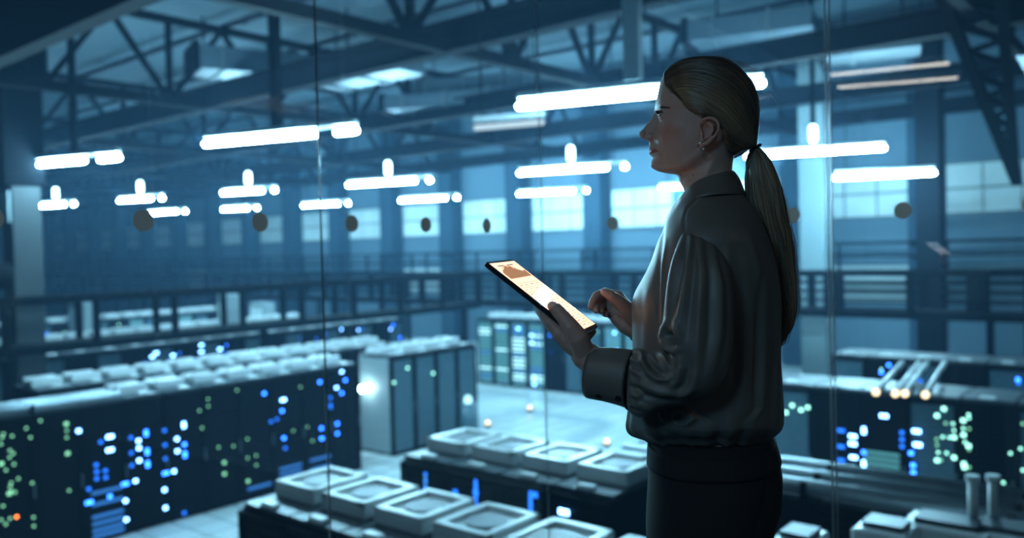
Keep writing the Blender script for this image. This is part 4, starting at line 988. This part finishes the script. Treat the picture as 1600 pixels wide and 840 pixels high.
# cuffs
def shell(rows, th_, name, m, parent, closed=True, sub=0):
    v = MB(); v.grid(rows, closed=closed); me = v.mesh(name, m); o = link(name, me, parent)
    s_ = o.modifiers.new('t', 'SOLIDIFY'); s_.thickness = th_; s_.offset = 0
    dg = bpy.context.evaluated_depsgraph_get(); nm = bpy.data.meshes.new_from_object(o.evaluated_get(dg)); o.modifiers.clear(); o.data = nm; nm.name = name
    for f_ in nm.polygons: f_.use_smooth = True
    return o
def ring(c, ax, rx, rz, n_=48, w0=0):
    ax = ax.normalized(); y_ = Vector((0, 1, 0)); y_ = (y_-ax*y_.dot(ax)).normalized(); z_ = ax.cross(y_)
    return [c+y_*rx*math.cos(2*math.pi*k/n_)*(1+w0*math.sin(3*2*math.pi*k/n_))+z_*rz*math.sin(2*math.pi*k/n_)*(1+w0*math.cos(2*2*math.pi*k/n_)) for k in range(n_)]
A0 = Lp(988, 592.5, -.175); A1 = Lp(924, 582.5, -.158); ax_ = A1-A0; rows = []
for i in range(12):
    f = i/11; rows.append(ring(A0.lerp(A1, f)+Vector((0, 0, .0018*math.sin(math.pi*f))), ax_, .040-.003*f, .0465-.0050*f, 48, .018))
rows.append(ring(A1+Vector((.0015, 0, 0)), ax_, .0345, .0390, 48, .018)); rows.append(ring(A1.lerp(A0, .12), ax_, .033, .037, 48, .018))
cuff = shell(rows, .0022, 'cuff', 'satin', blouse)
v = MB(); v.tube(ring(A0+ax_.normalized()*.001, ax_, .0410, .0480)+[ring(A0+ax_.normalized()*.001, ax_, .0410, .0480)[0]], .0014, 6, cap=False); v.build('seam_stitching', 'satin_seam', blouse, smooth=True)
cb = BVHTree.FromPolygons([tuple(p.co) for p in cuff.data.vertices], [tuple(f_.vertices) for f_ in cuff.data.polygons])
for (x_, y_) in ((935, 619), (966, 622)):
    c_, n0_ = None, None; a_ = Lp(x_, y_, -.5); h_ = cb.ray_cast(a_, (Lp(x_, y_, 0)-a_).normalized())
    if h_[0] is None: continue
    c_, n0_ = h_[0], h_[1]
    if n0_.y > 0: n0_ = -n0_
    v = MB(); v.tube([c_-n0_*.001, c_+n0_*.0022], [.0055, .005], 18); v.tube([c_+n0_*.0021, c_+n0_*.0028], [.0038, .003], 14); v.build('button', 'button', blouse)
B0 = Lp(1036, 526, .112); B1 = Lp(1002, 508, .072); rows = [ring(B0.lerp(B1, i/7), B1-B0, .036-.003*i/7, .037-.004*i/7) for i in range(8)]; shell(rows, .0022, 'cuff', 'satin', blouse)
# collar
top = [(1071, 300, -.004), (1078, 291, -.034), (1092, 281.5, -.052), (1110, 275, -.058), (1128, 270, -.052), (1140, 267.5, -.034), (1146, 267, 0)]
bot = [(1042, 341, -.010), (1058, 326, -.050), (1078, 314, -.078), (1104, 306, -.092), (1132, 303, -.084), (1156, 304, -.052), (1166, 306, 0)]
def ringpts(lst, n_=25):
    nr = bez([Lp(*q_) for q_ in lst], n_); fr_ = [Vector((p.x, -p.y, p.z)) for p in nr][::-1][1:]; return nr+fr_
tp = ringpts(top); bt = ringpts(bot); rows = []
for i in range(9):
    f = i/8; rows.append([a.lerp(c_, f)+Vector((0, -math.copysign(1, a.y+1e-6)*.006*math.sin(math.pi*f) if abs(a.y) > .01 else 0, .006*math.sin(math.pi*f))) for a, c_ in zip(tp, bt)])
inner = [[a.lerp(c_, .0)+Vector((0, 0, -.02*k)) + (Vector((Lp(1108, 285).x, 0, a.z))-a)*(.02+.04*k) for a, c_ in zip(tp, bt)] for k in (1, .5)]
shell(inner+rows, .0022, 'collar', 'satin', blouse, closed=False)

def fold(line, w1, amp, sel=None, sharp=2.0, ends=True):
    d, t_ = seg_dist(px, line); f = np.exp(-(d/w1)**sharp)
    if ends: f *= np.sin(np.pi*np.clip(t_*.92+.04, 0, 1))**.7
    d_[near] += (amp*f)[near]
# ---- trousers
TT = [(672, 1020, 1206, 138, .5, 2.2), (690, 1015, 1210, 146, .5, 2.3), (715, 1014, 1217, 154, .5, 2.3), (745, 1013, 1222, 160, .52, 2.3), (780, 1011, 1221, 162, .52, 2.3), (810, 1010, 1213, 160, .52, 2.3), (845, 1012, 1203, 158, .52, 2.3), (870, 1016, 1196, 155, .52, 2.3)]
t_ = MB(); t_.grid(slices(TT, [(600, 0, 20), (900, 0, 20)], np.linspace(672, 870, 50), na=100), cap=True)
hx = Lp(1108, 860).x; hz_ = Lp(1108, 860).z
for s in (-1, 1):
    chain(t_, [(Vector((hx-.004, s*.082, hz_)), .084), (Vector((hx-.006, s*.084, .66)), .078), (Vector((hx-.012, s*.082, .48)), .062), (Vector((hx+.0, s*.082, .30)), .056), (Vector((hx+.014, s*.082, .12)), .046), (Vector((hx+.014, s*.082, .075)), .046)], 24)
tr = remesh(t_.mesh('trousers', 'trouser'), .006, it=6); P = getco(tr); N = getno(tr); px = projL(P); near = (N[:, 1] < .25); d_ = np.zeros(len(P))
fold([(1204, 745), (1196, 790), (1178, 840)], 7, -5*K); fold([(1016, 700), (1030, 720)], 6, -3*K); fold([(1050, 760), (1060, 840)], 14, 2*K); fold([(1015, 738), (1030, 742), (1060, 740)], 4, -2*K)
P += N*d_[:, None]; setco(tr, P); trs = finish(tr, 'trousers', 'trouser', woman)
wb_ = slices(TT, [(600, 0, 20), (900, 0, 20)], np.linspace(686, 716, 6), na=100); c0 = Vector((Lp(1110, 700).x, 0, 0))
wb_ = [[p+Vector(((p.x-c0.x)*.018, p.y*.018, 0)) for p in r_] for r_ in wb_]; shell(wb_, .003, 'waistband', 'trouser', trs)
# shoes
for s in (-1, 1):
    v = MB(); ax0 = Vector((hx+.05, s*.084, 0)); rows = []
    for (dx, w_, h0, h1) in ((0, .012, .02, .06), (-.008, .028, .004, .085), (-.03, .034, .002, .10), (-.07, .034, .002, .095), (-.11, .036, .002, .07), (-.16, .042, .002, .052), (-.20, .040, .002, .042), (-.228, .028, .003, .032), (-.24, .012, .006, .022)):
        c_ = ax0+Vector((dx, 0, (h0+h1)/2)); rows.append([c_+Vector((0, w_*math.copysign(abs(math.cos(a))**.8, math.cos(a)), (h1-h0)/2*math.copysign(abs(math.sin(a))**.8, math.sin(a)))) for a in [2*math.pi*k/24 for k in range(24)]])
    v.grid(rows, cap=True); so = v.build('shoe', 'shoe', woman, smooth=True)
    MB().box(ax0+Vector((-.12, 0, .006)), (.225, .07, .010)).build('sole', 'rail', so, bevel=.003)

# ================================================================ TABLET (held by the woman, a thing of its own)
TW, TL = .138, .200
tx = Vector((.325, .945, .016)).normalized(); tz = Vector((.573, -.21, .792)); tz = (tz-tx*tz.dot(tx)).normalized(); ty = tz.cross(tx)
TR = Matrix((tx, ty, tz)).transposed()
tab = bpy.data.objects.new('tablet', None); C.objects.link(tab); tab.matrix_world = Matrix.Translation(Vector((.0532, 1.4442, 4.4228))-tz*.004) @ TR.to_4x4()
tag(tab, 'dark slim tablet with a bright cream screen held up by the woman', 'tablet')
def rrect(w, h, r, z, n_=8):
    out = []
    for cx, cy_, a0 in ((w/2-r, h/2-r, 0), (-w/2+r, h/2-r, 90), (-w/2+r, -h/2+r, 180), (w/2-r, -h/2+r, 270)):
        for k in range(n_+1): a = math.radians(a0+90*k/n_); out.append(Vector((cx+r*math.cos(a), cy_+r*math.sin(a), z)))
    return out
mat('tablet_case', '1c2124', .3, .7); mat('bezel', '0a0b0c', .12)
v = MB(); v.grid([rrect(TW-.003, TL-.003, .007, -.0040), rrect(TW, TL, .008, -.0028), rrect(TW, TL, .008, .0028), rrect(TW-.002, TL-.002, .007, .0038)], cap=True); v.build('case', 'tablet_case', tab)
MB().grid([rrect(TW-.002, TL-.002, .007, .0038), rrect(TW-.003, TL-.003, .007, .0042)], cap=True).build('bezel', 'bezel', tab)
for y_ in (.055, .072): MB().box((-TW/2-.0004, y_, 0), (.0012, .012, .0022)).build('side_button', 'tablet_case', tab)
def screen_mat(name, c, s):
    m = mat(name, c, .06, emis=c, es=s, var=.02); return m
screen_mat('screen_cream', (1, .59, .41), 1.7); screen_mat('screen_brown', 'c08a63', .8); screen_mat('screen_grey', 'a8a29c', .6); screen_mat('screen_white', 'ffffff', 1.3); screen_mat('screen_line', '8d8378', .5)
SW, SL = TW-.012, TL-.014
scn = MB().box((0, 0, .0043), (SW, SL, .0006)).build('screen', 'screen_cream', tab)
ch = MB(); r2 = random.Random(3); x_ = -SW/2+.006; n_ = 34; hs = []
for k in range(n_):
    f = k/(n_-1); h_ = .012+.016*abs(math.sin(f*3.1+.4))+.010*r2.random()*math.sin(math.pi*f)
    ch.box((-SW/2+.006+(SW-.012)*(k+.5)/n_, SL/2-.044+h_/2, .0048), ((SW-.012)/n_, h_, .0003))
ch.build('chart', 'screen_brown', scn)
ln = MB(); tx_ = MB(); bb_ = MB()
for k in range(11):
    y = SL/2-.058-k*.0115; ln.box((0, y, .00475), (SW-.012, .0005, .0002))
    for q, (a, w_) in enumerate(((-.050, .016), (-.022, .010), (.006, .018), (.040, .012))):
        ww = w_*r2.uniform(.6, 1); tx_.box((a+ww/2-.006, y-.0055, .00475), (ww, .0016, .0002))
ln.build('table_rules', 'screen_line', scn); tx_.build('table_rows', 'screen_grey', scn)
for k in range(2): MB().box((-.03+k*.05, SL/2-.009, .00475), (.03, .003, .0002)).build('heading_bar', 'screen_grey', scn)
# ---- lamps inside the observation room: two linear fittings, plus warm and cool fill panels added out of view
emat('room_tube', (1, .93, .80), 11); emat('room_panel', (.62, .8, 1), 3.2)
def room_lamp(p, d, L, label, m='room_tube'):
    t = thing('room_linear_lamp', label, 'lamp', p, math.atan2(d.y, d.x), 'linear lamps in the observation room')
    MB().box((0, 0, .03), (L, .09, .05)).build('housing', 'lamp_housing', t, bevel=.008)
    MB().box((0, 0, -.002), (L-.05, .05, .016)).build('diffuser', m, t)
    for x in (-L*.4, L*.4): MB().bar((x, 0, .05), (x, 0, RC-p.z), .008).build('hanger_wire', 'steel_dark', t)
def mirror(p, c, n): return p-n*(2*(p-c).dot(n))
# positions whose mirror images lie where the photo shows reflections in the right pane
for i, (xa, ya, xb, yb, z_) in enumerate(((1290, 118, 1490, 98, RC-.25), (1305, 137, 1502, 121, RC-.25))):
    a = mirror(PZ(xa, ya, z_), GC, GA); b = mirror(PZ(xb, yb, z_), GC, GA); c_ = (a+b)/2; room_lamp(c_, (b-a), (b-a).length, ('upper' if i == 0 else 'lower')+' cream linear lamp whose reflection shows in the right glass')
def panel(a, b_, w_, l_, m, label):
    t = thing('added_fill_panel', label, 'light', G(a, b_, RC), ga)
    MB().box((0, 0, -.02), (w_+.04, l_+.04, .04)).build('panel_frame', 'lamp_housing', t, bevel=.004)
    MB().box((0, 0, -.043), (w_, l_, .01)).build('diffuser', m, t)
emat('fill_warm', (1, .84, .55), 3.2); emat('fill_cool', (.30, .68, 1), 24)  # for the unseen fill panels added to light the woman
panel(-2.2, 4.6, .6, .9, 'fill_warm', 'added warm fill panel on the ceiling behind the woman, out of view')
panel(-5.5, 1.8, .6, 1.2, 'fill_cool', 'added cool fill panel on the ceiling at the back of the observation room')

# unseen hall lamp added to mirror in the tablet screen and light the racks
def bounce(px_, py_, z_):
    sp = tab.matrix_world @ Vector((0, 0, .0046)); h = PP(px_, py_, sp, tz); d = (h-CAM).normalized(); r_ = d-tz*(2*d.dot(tz)); return h+r_*((z_-h.z)/r_.z)
bpy.context.view_layer.update()
hb0 = bounce(818, 424, CZ+5.0); hb1 = bounce(852, 474, CZ+5.0); dd = hb1-hb0; Lh = dd.length
t = thing('added_high_bay', 'long added high bay light near the roof, unseen above the top edge of the view', 'lamp', (hb0+hb1)/2, math.atan2(dd.y, dd.x))
MB().box((0, 0, .08), (Lh+.1, .5, .12)).build('housing', 'lamp_housing', t, bevel=.02); MB().box((0, 0, .01), (Lh, .42, .03)).build('diffuser', emat('high_bay_fill', (.45, .8, 1), 40), t)
for x in (-Lh*.4, Lh*.4): MB().bar((x, 0, .14), (x, 0, ROOF-CZ-5.0), .03).build('hanger_rod', 'steel_dark', t)

for i, (s_, t_) in enumerate(((-6.5, 3.2), (-10.5, 8.6))):  # two more unseen high bays, added to brighten the rack tops
    t = thing('added_high_bay', ('added out-of-view high bay light above the bottom foreground block', 'added out-of-view high bay light above the gap between the rack rows')[i], 'lamp', H(s_, t_, CZ+5.0), ANG)
    MB().box((0, 0, .08), (2.1, .5, .12)).build('housing', 'lamp_housing', t, bevel=.02); MB().box((0, 0, .01), (2.0, .42, .03)).build('diffuser', M['high_bay_fill'], t)
    for x in (-.8, .8): MB().bar((x, 0, .14), (x, 0, ROOF-CZ-5.0), .03).build('hanger_rod', 'steel_dark', t)

# ================================================================ CAMERA, WORLD, VIEW
cam = bpy.data.cameras.new('camera'); co = bpy.data.objects.new('camera', cam); C.objects.link(co)
cam.sensor_width = 36; cam.lens = 36*F/1600; cam.clip_start = .05; cam.clip_end = 300
R = Matrix((cr, cu, -fw)).transposed(); co.matrix_world = Matrix.Translation(CAM) @ R.to_4x4()
cam.dof.use_dof = True; cam.dof.focus_distance = 1.5; cam.dof.aperture_fstop = FST
sc.camera = co
w = bpy.data.worlds.new('world'); sc.world = w; w.use_nodes = True
w.node_tree.nodes['Background'].inputs[0].default_value = (.05, .16, .3, 1); w.node_tree.nodes['Background'].inputs[1].default_value = .2
wn = w.node_tree; v = wn.nodes.new('ShaderNodeVolumeScatter'); v.inputs['Color'].default_value = (.30, .62, 1, 1); v.inputs['Density'].default_value = HAZE; v.inputs['Anisotropy'].default_value = .2
wn.links.new(v.outputs[0], [n for n in wn.nodes if n.type == 'OUTPUT_WORLD'][0].inputs['Volume'])
vs = sc.view_settings; vs.view_transform = 'Standard'; vs.look = 'None'; vs.gamma = 1; vs.use_curve_mapping = False; vs.exposure = EXPO
cy = sc.cycles
cy.use_denoising = True
try: cy.denoiser = 'OPENIMAGEDENOISE'; cy.denoising_input_passes = 'RGB_ALBEDO_NORMAL'
except Exception: pass
cy.max_bounces = 5; cy.diffuse_bounces = 2; cy.glossy_bounces = 3; cy.transmission_bounces = 6; cy.transparent_max_bounces = 12; cy.volume_bounces = 0
cy.sample_clamp_indirect = 4; cy.caustics_reflective = False; cy.caustics_refractive = False
